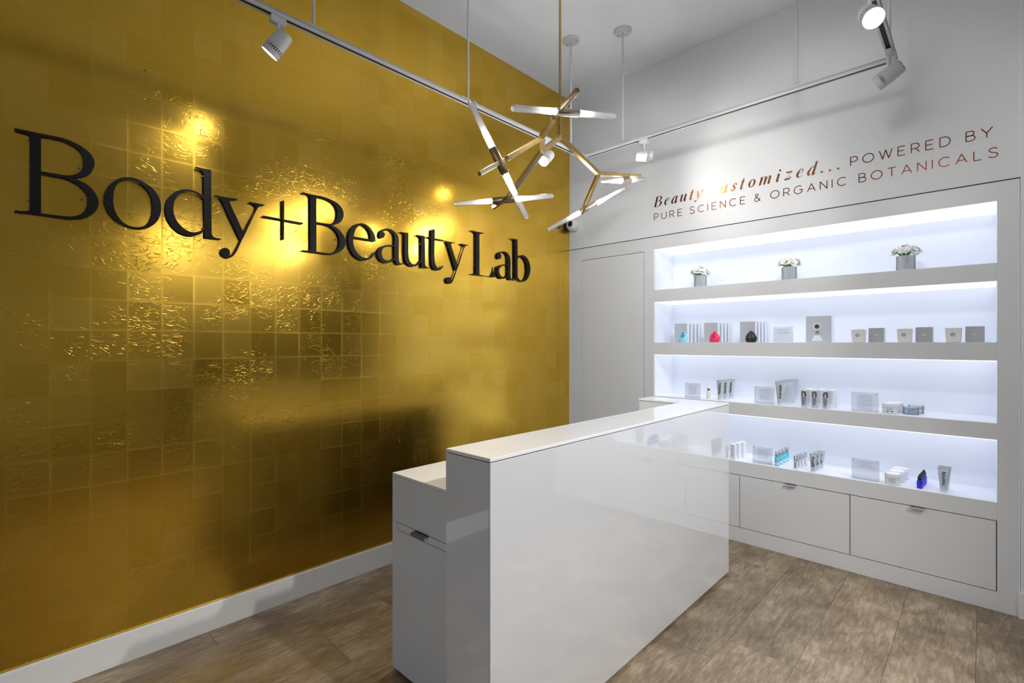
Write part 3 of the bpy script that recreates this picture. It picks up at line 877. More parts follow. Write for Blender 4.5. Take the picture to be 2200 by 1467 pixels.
t = thing('vinyl_lettering', 'copper italic serif lettering reading Beauty customized, above the shelves', 'wall lettering', (0.835, 0, 2.47), 'vinyl lettering on the shelf wall')
ital_word(t, 'Beauty', 0.838, 1.215, 2.4735, 0.0535, ['vinyl_dark'] * 4 + ['vinyl_copper'] * 2)  # first letters darker: the foil's dark reflection put into their colour
ital_word(t, 'customized...', 1.285, 2.085, 2.4735, 0.0535, ['vinyl_copper'] * 13)
t = thing('vinyl_lettering', 'thin dark copper capitals reading POWERED BY, right of the italic words', 'wall lettering', (2.136, 0, 2.479), 'vinyl lettering on the shelf wall')
caps_word(t, 'POWERED', 2.138, 2.592, 2.4795, 0.0515, 'vinyl_dark')
caps_word(t, 'BY', 2.656, 2.758, 2.4795, 0.0515, 'vinyl_dark')
t = thing('vinyl_lettering', 'lower line of thin dark copper capitals reading PURE SCIENCE & ORGANIC BOTANICALS', 'wall lettering', (0.836, 0, 2.369), 'vinyl lettering on the shelf wall')
for wd, xa, xb in (('PURE', 0.838, 1.065), ('SCIENCE', 1.128, 1.524), ('&', 1.586, 1.626), ('ORGANIC', 1.688, 2.114), ('BOTANICALS', 2.180, 2.777)):
    caps_word(t, wd, xa, xb, 2.3690, 0.0500, 'vinyl_dark')

# ------------------------------------------------------------------ ceiling-hung lighting track
RZ = 2.79        # underside of the rails
RX1, RY2, RX3 = 0.547, -0.541, 2.400
RW, RH, SW = 0.036, 0.022, 0.018


def rail(label, a, b, along):
    t = thing('track_rail', label, 'track rail', (a[0], a[1], RZ), 'rails of the lighting track')
    L = (Vector(b) - Vector(a)).length
    def P(u0, u1, v0, v1, z0, z1):
        return (u0, u1, v0, v1, z0, z1) if along == 'x' else (v0, v1, -u1, -u0, z0, z1)
    for v0, v1 in ((-RW / 2, -SW / 2), (SW / 2, RW / 2)):
        box('rail_side', P(0, L, v0, v1, 0, RH), 'track_white', t, 0.0008)
    box('rail_top', P(0, L, -RW / 2 - 0.0006, RW / 2 + 0.0006, RH * 0.55, RH + 0.001), 'track_side', t, 0.0006)
    box('slot', P(0.03, L - 0.03, -SW / 2, SW / 2, 0.003, RH * 0.55), 'track_slot', t)
    box('end_cover', P(0, 0.045, -SW / 2, SW / 2, -0.0005, 0.003), 'track_white', t)
    box('end_cover', P(L - 0.045, L, -SW / 2, SW / 2, -0.0005, 0.003), 'track_white', t)
    return t


rail('long white track rail running beside the gold wall', (RX1, RY2 - RW / 2 - 0.004), (RX1, -6.2), 'y')
rail('white track rail running in front of the shelf wall', (RX1 - RW / 2, RY2), (RX3 + RW / 2, RY2), 'x')
rail('steep white track rail at upper right, leading toward the viewer', (RX3, RY2 - RW / 2 - 0.004), (RX3, -5.2), 'y')


def hanger(label, x, y):
    t = thing('suspension_rod', label, 'suspension rod', (x, y, RZ + RH), 'rods carrying the lighting track')
    top = CEIL_H - RZ - RH
    obj('rod', MB().rod((0, 0, 0.004), (0, 0, top - 0.004), 0.0062, 14), 'track_white', t)
    can = obj('canopy', MB().lathe([(0.058, top - 0.016), (0.063, top - 0.010), (0.064, top)], 32), 'track_white', t)
    for sx in (-1, 1):
        obj('screw', MB().lathe([(0.004, top - 0.0185), (0.004, top - 0.012)], 10, Matrix.Translation((0.042 * sx, 0.01, 0))), 'steel_dark', can)
    w, d = (0.11, 0.022) if abs(y - RY2) < 0.03 else (0.022, 0.11)
    box('foot', (-w / 2, w / 2, -d / 2, d / 2, 0.0012, 0.012), 'track_white', t, 0.002)


hanger('white suspension rod nearest the chandelier, on the gold wall side', 0.547, -0.707)
hanger('white suspension rod with a round canopy, left end of the shelf-wall rail', 0.878, RY2)
hanger('white suspension rod to the right, above the words of the wall lettering', 1.975, RY2)
hanger('grey suspension rod ending above the upright chandelier tube', RX1, -1.70)
hanger('grey suspension rod at upper left, beside the leftmost spotlight', RX1, -2.62)
hanger('white suspension rod behind the steep rail at upper right', RX3, -0.66)
hanger('suspension rod of the gold-wall rail beside the viewer', RX1, -4.2)
hanger('suspension rod of the right-hand rail beside the viewer', RX3, -3.2)


def spotlight(label, x, y, d, drop=0.055, watts=SPOT_W, lens='lamp_lens', along='x', cone=70, hl=0.112, hr=0.037, soft=0.028, blend=0.7):
    t = thing('track_spotlight', label, 'spotlight', (x, y, RZ), 'spotlights on the track')
    w, dd = (0.062, 0.028) if along == 'x' else (0.028, 0.062)
    box('adapter', (-w / 2, w / 2, -dd / 2, dd / 2, -0.030, -0.0008), 'spot_white', t, 0.002)
    d = Vector(d).normalized()
    piv = Vector((0, 0, -0.030 - drop))
    c = piv + Vector((0, 0, -hr * 0.9))
    obj('stem', MB().rod((0, 0, -0.030), (0, 0, -0.030 - drop - 0.006), 0.0075, 14), 'spot_white', t)
    back = c - d * hl * 0.50
    M = axis(back, d)
    body = obj('housing', MB().lathe([(hr * 0.62, 0), (hr * 0.80, 0.001), (hr * 0.86, 0.006), (hr * 0.97, hl * 0.45), (hr, hl * 0.66), (hr * 0.90, hl * 0.665), (hr * 0.90, hl * 0.79), (hr * 0.99, hl * 0.80),
                                      (hr * 1.04, hl), (hr * 0.97, hl), (hr * 0.86, hl - 0.014)], 36, M), 'spot_white', t)
    fins = MB()
    for i in range(24):
        a = 2 * math.pi * i / 24
        R = M @ Matrix.Rotation(a, 4, 'Z')
        vs = [R @ Vector((hr * rr, hr * s_ * 0.070, zz)) for rr in (0.88, 1.0) for s_ in (-1, 1) for zz in (hl * 0.66, hl * 0.805)]
        fins.add(vs, [(0, 1, 3, 2), (4, 6, 7, 5), (0, 4, 5, 1), (2, 3, 7, 6), (0, 2, 6, 4), (1, 5, 7, 3)])
    obj('cooling_fins', fins, 'spot_white', body)
    obj('vent_band', MB().lathe([(hr * 0.905, hl * 0.665), (hr * 0.905, hl * 0.79)], 36, M, False), 'spot_vent', body)
    vents = MB()
    for i in range(8):
        R = M @ Matrix.Rotation(2 * math.pi * i / 8, 4, 'Z') @ Matrix.Translation((hr * 0.48, 0, -0.0008))
        vents.lathe([(hr * 0.11, 0), (hr * 0.11, 0.0015)], 10, R)
    obj('rear_vent', vents, 'spot_vent', body)
    obj('lens', MB().lathe([(hr * 0.80, hl - 0.0145), (hr * 0.80, hl - 0.0125), (hr * 0.5, hl - 0.0095)], 32, M), lens, t)
    ld = bpy.data.lights.new('spot_beam', 'SPOT')
    ld.energy = watts
    ld.color = (1.0, 0.985, 0.96)
    ld.spot_size = math.radians(cone)
    ld.spot_blend = blend
    ld.shadow_soft_size = soft
    lo = bpy.data.objects.new('spot_beam', ld)
    COL.objects.link(lo)
    lo.parent = t
    lo.location = back + d * (hl + 0.004)
    lo.rotation_euler = d.to_track_quat('-Z', 'Y').to_euler()
    return t


spotlight('white spotlight at upper left, tilted down toward the gold wall', RX1, -2.775, (-0.45, -0.45, -0.75), 0.05, along='y', watts=SPOT_W * 0.5)
spotlight('white spotlight behind the chandelier arms, facing the viewer', RX1, -0.98, (0.02, -0.72, -0.62), 0.05, along='y', watts=SPOT_W * 1.3)
spotlight('white spotlight hanging level below the left half of the shelf-wall rail', 1.045, RY2, (0.754, 0.50, -0.06), 0.05, watts=SPOT_W * 0.15, cone=135)
spotlight('white spotlight with its rear vents showing, at the right track corner', RX3, -0.665, (-1.02, 0.20, -0.46), 0.05, along='y', watts=SPOT_W * 0.5)
spotlight('brightly glaring spotlight at the top right, facing the viewer', RX3, -1.22, (0.30, -0.68, -0.66), 0.035, along='y', watts=SPOT_W * 0.35, lens='lamp_lens_hot')
spotlight('added unseen spotlight on the right-hand rail, aimed at the left half of the shelf wall', RX3, -1.75, (-0.72, 0.65, -0.33), 0.05, along='y', watts=SPOT_W * 1.1, cone=84, soft=0.09, blend=0.45)  # added out of view to brighten the shelf wall
spotlight('added unseen spotlight on the right-hand rail, aimed at the lettering above the shelves', RX3, -2.30, (-0.22, 0.93, -0.34), 0.05, along='y', watts=SPOT_W * 1.1, cone=84, soft=0.09, blend=0.45)  # second lamp added out of view, brightens the wall around the lettering
# rail added out of view; its spotlights brighten the counter front and floor
RX4 = 3.70
rail('added unseen track rail to the right of the viewer', (RX4, -0.9), (RX4, -5.2), 'y')
hanger('suspension rod of the added rail to the right of the viewer', RX4, -1.3)
hanger('second suspension rod of the added rail to the right of the viewer', RX4, -3.4)
spotlight('added unseen spotlight aimed at the far half of the counter front', RX4, -1.45, (-0.66, -0.02, -0.75), 0.05, along='y', watts=SPOT_W * 4.7, cone=84)
spotlight('added unseen spotlight aimed at the near half of the counter front', RX4, -2.30, (-0.66, 0.02, -0.75), 0.05, along='y', watts=SPOT_W * 3.9, cone=84)

# ------------------------------------------------------------------ security camera in the corner
t = thing('dome_camera', 'small white security camera with a dark lens in the wall corner', 'camera', (0.062, 0.0, 2.455))
Mc = axis((0, -0.001, 0), (0, -1, 0))
obj('housing', MB().lathe([(0.052, 0), (0.056, 0.006), (0.056, 0.050), (0.050, 0.066), (0.034, 0.078)], 32, Mc), 'spot_white', t)
ey = Vector((0.3, -0.9, -0.1)).normalized()
Me = axis(Vector((0.004, -0.056, 0.002)), ey)
obj('lens_dome', MB().lathe([(0.034 * math.cos(a), 0.034 * math.sin(a)) for a in [i * math.pi / 16 for i in range(8)]] + [(0.0005, 0.034)], 24, Me), 'sign_black', t)

# ------------------------------------------------------------------ chandelier

CP = dict(
    J1=(1.015, -1.430, 2.550), hook=(1.009, -1.435, 2.737), J3=(1.134, -1.731, 2.420),
    T1a=(1.250, -2.063, 2.416), T1b=(1.388, -1.460, 2.536), A1=(1.255, -1.781, 2.465), A1e=(1.461, -1.874, 2.489),
    T2a=(1.103, -2.176, 2.456), T2b=(1.216, -1.929, 1.968), A2=(1.160, -2.024, 2.223), A2e=(1.170, -2.181, 2.121),
    J3b=(1.105, -1.689, 2.374), T3a=(0.503, -1.768, 2.206), T3b=(0.931, -1.385, 2.246), A3=(0.757, -1.579, 2.232), A3e=(0.649, -1.601, 2.187),
    J2=(1.041, -1.086, 2.423), A4=(0.925, -1.058, 2.263), A4e=(0.883, -1.044, 2.221), T4a=(0.784, -1.249, 2.099), T4b=(1.005, -0.733, 2.421),
    A5=(1.045, -0.889, 2.463), A5e=(1.051, -0.600, 2.530), T5a=(1.061, -1.067, 2.373), T5b=(1.012, -0.470, 2.543))
CP = {k: Vector(v) for k, v in CP.items()}
cb = CP['J1'].copy()
ch = thing('chandelier', 'branching brass chandelier with five frosted glass double tubes', 'chandelier', cb)
CP = {k: v - cb for k, v in CP.items()}
BAR = 0.024
obj('rod', MB().rod((0, 0, CP['hook'].z - 0.02), (0, 0, CEIL_H - cb.z - 0.02), 0.0072, 14), 'brass', ch)
obj('ceiling_canopy', MB().lathe([(0.062, CEIL_H - cb.z - 0.03), (0.068, CEIL_H - cb.z - 0.024), (0.068, CEIL_H - cb.z)], 32), 'brass', ch)
obj('swivel', MB().rod((0, 0, CP['hook'].z - 0.055), (0, 0, CP['hook'].z - 0.015), 0.0095, 12), 'brass_dark', ch)
obj('stem', MB().bar((0, 0, 0), (0, 0, CP['hook'].z - 0.05), BAR * 0.8, BAR * 0.8, (0, 1, 0)), 'brass', ch, 0.001)


def arm(name, a, b, mat='brass', w=BAR):
    return obj(name, MB().bar(a, b, w, w), mat, ch, 0.0015)


def lerp(a, b, t):
    return a + (b - a) * t


arm('arm', CP['J1'], CP['J3b'])
arm('arm', CP['J3b'], CP['J3'])
arm('arm', CP['J3'], lerp(CP['J3'], CP['A1'], 0.92), 'brass')
arm('arm', CP['J3'], lerp(CP['J3'], CP['A2'], 0.92), 'brass')
arm('arm', CP['J3b'], CP['A3'], 'brass_pale')
arm('arm', CP['J1'], CP['J2'])
arm('arm', CP['J2'], CP['A4'])
arm('arm', CP['J2'], CP['A5'])
for k in ('J1', 'J3', 'J3b', 'J2'):
    obj('joint', MB().lathe([(0.004, -0.0135), (0.0105, -0.009), (0.0135, 0), (0.0105, 0.009), (0.004, 0.0135)], 16, Matrix.Translation(CP[k])), 'brass', ch)
for k, m in (('1', 'brass_dark'), ('2', 'brass_pale'), ('3', 'brass_dark'), ('4', 'brass_dark'), ('5', 'brass')):
    a, b = CP['A' + k], CP['A' + k + 'e']
    arm('arm_tip', a, b, m, BAR * 0.8)
    src = {'1': 'J3', '2': 'J3', '3': 'J3b', '4': 'J2', '5': 'J2'}[k]
    d = (CP['A' + k] - CP[src]).normalized()
    obj('hinge_pin', MB().rod(a - d * 0.03 - Vector((0, 0, 0.012)), a - d * 0.03 + Vector((0, 0, 0.012)), 0.003, 10), 'chrome', ch)

TUBE_R, SOCK_R = 0.0145, 0.0195
for k in '12345':
    a, b = CP['T' + k + 'a'], CP['T' + k + 'b']
    d = (b - a).normalized()
    c = (a + b) / 2
    L = (b - a).length
    s = L * 0.215
    sk = obj('lamp_socket', MB().lathe([(SOCK_R * 0.93, -s / 2), (SOCK_R, -s / 2 + 0.002), (SOCK_R, s / 2 - 0.002), (SOCK_R * 0.93, s / 2)], 28, axis(c, d)), 'brass_pale' if k in '145' else 'brass_dark', ch)
    for sg in (-1, 1):
        M = axis(c + d * sg * s / 2, d * sg)
        gl = (L - s) / 2
        prof = [(TUBE_R, -0.004), (TUBE_R, gl - 0.008), (TUBE_R * 0.92, gl - 0.003), (TUBE_R * 0.6, gl), (0.0005, gl)]
        obj('glass_tube', MB().lathe(prof, 24, M, False), 'frosted_tube', sk)
        obj('socket_ring', MB().lathe([(TUBE_R + 0.0008, -0.002), (TUBE_R + 0.0016, 0.002), (TUBE_R + 0.0008, 0.005)], 24, M, False), 'chrome', sk)
        obj('bulb', MB().lathe([(0.0075, 0.001), (0.0080, 0.030), (0.0060, 0.040), (0.001, 0.044)], 16, M), 'bulb', sk)

# ------------------------------------------------------------------ things on the shelves
principled('silver_tube', (0.56, 0.61, 0.66), 0.33, 0.25)
principled('pale_tube', (0.66, 0.74, 0.80), 0.35, 0.2)
principled('tube_cap', (0.66, 0.72, 0.76), 0.25)
principled('bottle_silver', (0.62, 0.65, 0.72), 0.20, 0.6)
principled('bottle_cap', (0.38, 0.40, 0.46), 0.15, 0.9)
principled('carton', (0.80, 0.83, 0.87), 0.5)
principled('carton_grey', (0.50, 0.52, 0.57), 0.45)
principled('carton_warm', (0.40, 0.39, 0.38), 0.40)
principled('print_ink', (0.035, 0.035, 0.045), 0.6)
principled('print_grey', (0.30, 0.31, 0.34), 0.6)
principled('label_paper', (0.86, 0.87, 0.88), 0.6)
principled('jar_white', (0.78, 0.79, 0.82), 0.3)
principled('jar_lid', (0.84, 0.85, 0.87), 0.25)
principled('jar_blue', (0.30, 0.40, 0.55), 0.3)
principled('teal_liquid', (0.13, 0.58, 0.72), 0.2)
principled('teal_light', (0.32, 0.72, 0.86), 0.45)
principled('teal_dark', (0.02, 0.33, 0.50), 0.45)
principled('pink_bright', (0.86, 0.035, 0.13), 0.42)
principled('pink_dark', (0.60, 0.006, 0.05), 0.42)
principled('black_silicone', (0.012, 0.013, 0.018), 0.40)
principled('cobalt', (0.03, 0.02, 0.62), 0.12)
principled('cap_black', (0.012, 0.014, 0.02), 0.3)
principled('cream_wax', (0.72, 0.68, 0.55), 0.45)
principled('cream_glass', (0.74, 0.73, 0.66), 0.2)
principled('seal_grey', (0.42, 0.41, 0.38), 0.4, 0.3)
principled('petal', (0.95, 0.95, 0.91), 0.55)
principled('leaf_green', (0.12, 0.30, 0.03), 0.5)
principled('serum', (0.74, 0.73, 0.68), 0.2)


def loft(mb, rings, n=28):
    """rings: (rx, ry, z)"""
    vs, fs = [], []
    for rx, ry, z in rings:
        for i in range(n):
            a = 2 * math.pi * i / n
            vs.append((rx * math.cos(a), ry * math.sin(a), z))
    for k in range(len(rings) - 1):
        for i in range(n):
            j = (i + 1) % n
            fs.append((k * n + i, k * n + j, (k + 1) * n + j, (k + 1) * n + i))
    mb.add(vs, fs, True)
    m = len(vs)
    mb.add(vs[:n][::-1], [tuple(range(n))])
    mb.add(vs[m - n:], [tuple(range(n))])
    return mb


def marks(par, spec, mat='print_ink', name='print'):
    """flat print: (x0, x1, y, z0, z1) slivers"""
    m = MB()
    for x0, x1, y, z0, z1 in spec:
        m.box(x0, x1, y - 0.0006, y, z0, z1)
    return obj(name, m, mat, par)


def text_slivers(xc, w, y, z_top, z_bot, rows, rg, thick=0.0016):
    out = []
    for i in range(rows):
        z = z_top + (z_bot - z_top) * (i / max(1, rows - 1))
        x = xc - w / 2 * rg.uniform(0.75, 1)
        end = xc + w / 2 * rg.uniform(0.75, 1)
        while x < end:
            l = rg.uniform(0.004, 0.011)
            out.append((x, min(x + l, end), y, z - thick / 2, z + thick / 2))
            x += l + 0.0018
    return out


def make_tube(name, label, cat, group, h, wtop, rb, body='silver_tube', ink=True):
    t = thing(name, label, cat, (0, 0, 0), group)
    capz = 0.016
    ry = lambda z: rb * (1 - ((z - capz) / (h - capz)) ** 1.4) + 0.0018
    rx = lambda z: rb + (wtop / 2 - rb) * ((z - capz) / (h - capz - 0.008)) if z < h - 0.008 else wtop / 2
    rings = [(rx(z), ry(z), z) for z in [capz + (h - 0.008 - capz) * i / 8 for i in range(9)]]
    rings += [(wtop / 2, 0.0016, h - 0.0075), (wtop / 2, 0.0012, h)]
    bd = obj('body', loft(MB(), rings), body, t)
    obj('crimp', MB().box(-wtop / 2 - 0.0003, wtop / 2 + 0.0003, -0.0022, 0.0022, h - 0.0075, h), body, bd)
    obj('cap', MB().lathe([(rb * 0.92, 0), (rb * 0.99, 0.002), (rb * 0.99, capz - 0.0006), (rb * 0.9, capz)], 24), 'tube_cap', t)
    if ink:
        rg = random.Random(len(label))
        sp = []
        z = h * 0.84
        while z > h * 0.30:
            hh = rg.uniform(0.003, 0.006)
            y = -ry(z - hh) - 0.0003
            sp.append((-0.010 * rg.uniform(.5, 1), 0.009 * rg.uniform(.4, 1), y, z - hh, z))
            z -= hh + rg.uniform(0.002, 0.004)
        marks(t, sp, 'print_ink')
    return t


def make_bottle(name, label, cat, group, h, r, body='bottle_silver', cap='bottle_cap', capf=0.34):
    t = thing(name, label, cat, (0, 0, 0), group)
    zc = h * (1 - capf)
    obj('body', MB().lathe([(r * 0.94, 0), (r, 0.002), (r, zc - 0.001), (r * 0.9, zc)], 24), body, t)
    obj('cap', MB().lathe([(r * 0.9, zc), (r, zc + 0.001), (r, h - 0.002), (r * 0.93, h)], 24), cap, t)
    rg = random.Random(len(label))
    sp = []
    z = zc - 0.006
    while z > 0.014:
        sp.append((-r * 0.45 * rg.uniform(.4, 1), r * 0.45 * rg.uniform(.4, 1), -r - 0.0001, z - 0.002, z))
        z -= rg.uniform(0.004, 0.006)
    marks(t, sp, 'print_ink')
    return t


def make_carton(name, label, cat, group, w, dep, h, front='carton', ink=True):
    t = thing(name, label, cat, (0, 0, 0), group)
    obj('box_body', MB().box(-w / 2, w / 2, -dep / 2, dep / 2, 0, h), 'carton', t, 0.0008)
    if front != 'carton':
        obj('front_panel', MB().box(-w / 2 + 0.0008, w / 2 - 0.0008, -dep / 2 - 0.0006, -dep / 2 + 0.001, 0.0008, h - 0.0008), front, t)
    if ink:
        rg = random.Random(len(label) + 3)
        marks(t, text_slivers(0, w * 0.5, -dep / 2 - 0.0003, h * 0.9, h * 0.25, 9, rg, 0.0022), 'print_grey')
    return t


def make_jar(name, label, cat, group, h, r, body='jar_white', lid='jar_lid', band=None):
    t = thing(name, label, cat, (0, 0, 0), group)
    zl = h * 0.66
    obj('body', MB().lathe([(r * 0.90, 0), (r * 0.97, 0.002), (r * 0.97, zl - 0.001), (r * 0.92, zl)], 36), body, t)
    obj('lid', MB().lathe([(r * 0.96, zl), (r, zl + 0.001), (r, h - 0.003), (r * 0.96, h)], 36), lid, t)
    sp = []
    for k, z in enumerate((zl * 0.80, zl * 0.62, zl * 0.40)):
        for i in range(-4, 5):
            if (i + k) % 3 == 2:
                continue
            a = i * 0.085
            x = r * math.sin(a)
            sp.append((x - 0.0026, x + 0.0024, -r * 0.97 * math.cos(a) - 0.0003, z - 0.0012, z + 0.0012))
    marks(t, sp, band or 'print_grey')
    return t


def make_sign(label, w, h, rows, title=True):
    t = thing('acrylic_sign', label, 'sign', (0, 0, 0), 'acrylic information signs on the shelves')
    obj('back_plate', MB().box(-w / 2, w / 2, 0.006, 0.012, 0, h), 'acrylic', t, 0.0006)
    obj('card', MB().box(-w / 2 + 0.003, w / 2 - 0.003, 0.0044, 0.0058, 0.002, h - 0.002), 'card', t)
    obj('front_plate', MB().box(-w / 2, w / 2, -0.002, 0.004, 0, h), 'acrylic', t, 0.0006)
    for sx in (-1, 1):
        for z in (0.009, h - 0.009):
            obj('screw', MB().lathe([(0.0034, 0), (0.0034, 0.003), (0.002, 0.004)], 12, axis((sx * (w / 2 - 0.009), -0.002, z), (0, -1, 0))), 'chrome', t)
    rg = random.Random(len(label))
    sp = text_slivers(0, w * 0.62, 0.0044, h * 0.84, h * (0.84 - 0.075 * rows), rows, rg, 0.0022)
    marks(t, sp, 'print_grey')
    return t


def put(t, x, y, z, rz=0.0):
    t.location = (x, y, z + 0.0007)
    t.rotation_euler = (0, 0, rz)
    return t


def row(first, x0, y0, x1, y1, n, z, labels, rz=0.0):
    """the first thing stands at the front, its copies behind it"""
    put(first, x0, y0, z, rz)
    for i in range(1, n):
        f = i / (n - 1)
        c = dup(first, labels[i], (0, 0, 0))
        put(c, x0 + (x1 - x0) * f, y0 + (y1 - y0) * f, z, rz)


Z1, Z2, Z3, Z4 = NZ[0][0], NZ[1][0], NZ[2][0], NZ[3][0]

# --- top niche: three pots of white flowers
def flower_pot(label, x, seed, r=0.046, h=0.092):
    rg = random.Random(seed)
    t = thing('flower_pot', label, 'flower pot', (x, 0.10, Z1 + 0.0007), 'pots of white flowers on the top shelf')
    obj('pot', MB().lathe([(r * 0.97, 0), (r, 0.003), (r, h - 0.002), (r * 0.985, h), (r * 0.93, h), (r * 0.92, 0.02), (r * 0.9, 0.012)], 40), 'frosted_pot', t)
    obj('stem_bunch', MB().lathe([(0.006, 0.0125), (0.006, 0.05), (0.012, h - 0.004)], 12), 'leaf_green', t)
    for k in range(8):
        a = 2 * math.pi * k / 7 + rg.uniform(-.2, .2)
        rad = 0.044 if k < 7 else 0.0
        c = Vector((rad * math.cos(a), rad * math.sin(a) * 0.9, h + (0.022 if k < 7 else 0.040) + rg.uniform(-.004, .006)))
        up = (Vector((math.cos(a), math.sin(a), 0.7)) if k < 7 else Vector((0, 0, 1))).normalized()
        M = axis(c, up)
        m = MB()
        for ringi, (cnt, tilt, ln, wd) in enumerate(((6, 1.05, 0.036, 0.031), (5, 0.55, 0.032, 0.026), (3, 0.15, 0.024, 0.020))):
            for i in range(cnt):
                ph = 2 * math.pi * (i + 0.5 * ringi) / cnt + rg.uniform(-.25, .25)
                R = M @ Matrix.Rotation(ph, 4, 'Z') @ Matrix.Rotation(tilt + rg.uniform(-.15, .15), 4, 'Y')
                vs = []
                for iu in range(4):
                    u = iu / 3
                    half = wd / 2 * math.sin(math.pi * (0.18 + 0.68 * u))
                    for iv in (-1, 0, 1):
                        vs.append(R @ Vector((-0.006 * math.sin(math.pi * u) + 0.004 * abs(iv) + rg.uniform(-.001, .001), iv * half, ln * u)))
                fs = []
                for iu in range(3):
                    for iv in range(2):
                        p = iu * 3 + iv
                        fs.append((p, p + 1, p + 4, p + 3))
                m.add(vs, fs, True)
        obj('blossom', m, 'petal', t)
    for k in range(3):
        a = -math.pi / 2 + (k - 1.3) * 0.55
        R = axis((0.030 * math.cos(a), 0.030 * math.sin(a), h - 0.004), (math.cos(a) * 0.8, math.sin(a) * 0.8, 0.7))
        m = MB()
        vs = [R @ Vector((s_ * wd, 0.004 * abs(s_), l)) for l, wd in ((0, .003), (0.012, .010), (0.024, .007), (0.032, .0006)) for s_ in (-1, 0, 1)]
        m.add(vs, [(i * 3 + j, i * 3 + j + 1, i * 3 + j + 4, i * 3 + j + 3) for i in range(3) for j in range(2)], True)
        obj('leaf', m, 'leaf_green', t)


flower_pot('frosted pot of white flowers at the left of the top shelf', 1.166, 1)
flower_pot('frosted pot of white flowers in the middle of the top shelf', 1.775, 2)
flower_pot('frosted pot of white flowers at the right of the top shelf', 2.393, 5)

# --- second niche: facial brushes with their cartons, a big carton, candles
def brush(label, x, mats, y=0.055, w=0.073, h=0.083, dot=False):
    t = thing('facial_brush', label, 'facial brush', (x, y, Z2 + 0.0007), 'teardrop facial brushes')
    prof = [(0.026, 0.0), (0.0335, 0.010), (0.0365, 0.024), (0.0345, 0.040), (0.027, 0.057), (0.016, 0.071), (0.006, 0.080), (0.0006, h)]
    k = w / 0.073
    obj('body', loft(MB(), [(a * k, a * 0.55 * k, z) for a, z in prof]), mats[0], t)
    if mats[1]:
        m = MB()
        pts = [(-0.0275, 0.050), (-0.016, 0.044), (0, 0.031), (0.014, 0.044), (0.0255, 0.052), (0.016, 0.070), (0.006, 0.079), (0.0, 0.0815), (-0.006, 0.079), (-0.016, 0.070)]
        def ry(z):
            for (a0, z0), (a1, z1) in zip(prof, prof[1:]):
                if z0 <= z <= z1:
                    return (a0 + (a1 - a0) * (z - z0) / (z1 - z0))
            return 0.001
        fr, bk = [], []
        for u, z in pts:
            a = ry(z)
            yy = -0.55 * a * math.sqrt(max(0.0, 1 - min(1, (u / max(a, 1e-4)) ** 2)))
            fr.append((u * 0.97, yy - 0.0016, z)); bk.append((u * 0.97, yy + 0.003, z))
        cc = len(pts)
        m.add([(0, -0.0205, 0.056)] + fr, [(0, 1 + i, 1 + (i + 1) % cc) for i in range(cc)], True)
        obj('upper_pad', m, mats[1], t)
        line = MB()
        for p, q in zip(fr[:4], fr[1:5]):
            line.rod((p[0], p[1] - 0.0002, p[2]), (q[0], q[1] - 0.0002, q[2]), 0.0011, 8)
        obj('seam_ridge', line, mats[2], t)
    if dot:
        obj('button', MB().lathe([(0.0035, 0), (0.0030, 0.001)], 14, axis((-0.003, -0.0195, 0.034), (0, -1, 0.05))), 'chrome', t)
    return t


for x, cl, key in ((1.0075, 'turquoise', 'A'), (1.243, 'red', 'B'), (1.505, 'black', 'C')):
    t = make_carton('product_box', f'grey-fronted carton standing right behind the {cl} brush', 'box', 'brush cartons on the second shelf', 0.104, 0.040, 0.149, 'carton_grey', False)
    ords = ['', 'second', 'third', 'rearmost']
    row(t, x, 0.125, x + 0.012, 0.300, 4, Z2, [None] + [f'{o} white carton in the row behind the {cl} brush' for o in ords[1:]])
brush('turquoise two-tone teardrop facial brush on the second shelf', 1.054, ('teal_light', 'teal_dark', 'teal_light'))
brush('red teardrop facial brush on the second shelf', 1.292, ('pink_bright', 'pink_dark', 'pink_bright'), w=0.076)
brush('black teardrop facial brush on the second shelf', 1.546, ('black_silicone', None, None), w=0.077, dot=True)
put(make_sign('clear acrylic sign between the black brush and the large device carton', 0.121, 0.106, 3), 1.738, 0.10, Z2)
t = make_carton('device_box', 'large grey carton with a picture of a round-headed device', 'box', None, 0.146, 0.07, 0.174, 'carton_grey', False)
put(t, 1.944, 0.15, Z2)
yf = -0.0358
obj('printed_ring', MB().lathe([(0.0245, 0), (0.0245, 0.0004)], 32, axis((-0.008, yf + 0.0002, 0.104), (0, -1, 0))), 'jar_lid', t)
obj('printed_ring', MB().lathe([(0.0215, 0), (0.0215, 0.0004)], 32, axis((-0.008, yf - 0.0003, 0.104), (0, -1, 0))), 'print_grey', t)
obj('printed_ring', MB().lathe([(0.0185, 0), (0.0185, 0.0004)], 32, axis((-0.009, yf - 0.0008, 0.104), (0, -1, 0))), 'jar_lid', t)
obj('printed_lens', MB().lathe([(0.0145, 0), (0.0145, 0.0004)], 32, axis((-0.009, yf - 0.0013, 0.104), (0, -1, 0))), 'print_ink', t)
pm = MB()
pm.add([(-0.022, yf, 0.080), (-0.022, yf, 0.045), (0.008, yf, 0.045), (0.008, yf, 0.080)], [(0, 1, 2, 3)])
obj('printed_neck', pm, 'seal_grey', t)
pm = MB()
pm.add([(-0.022, yf - 0.0002, 0.048), (-0.040, yf - 0.0002, 0.010), (0.024, yf - 0.0002, 0.010), (0.008, yf - 0.0002, 0.048)], [(0, 1, 2, 3)])
obj('printed_base', pm, 'carton', t)
obj('printed_button', MB().lathe([(0.0052, 0), (0.0052, 0.0004)], 20, axis((-0.007, yf - 0.0003, 0.067), (0, -1, 0))), 'print_ink', t)

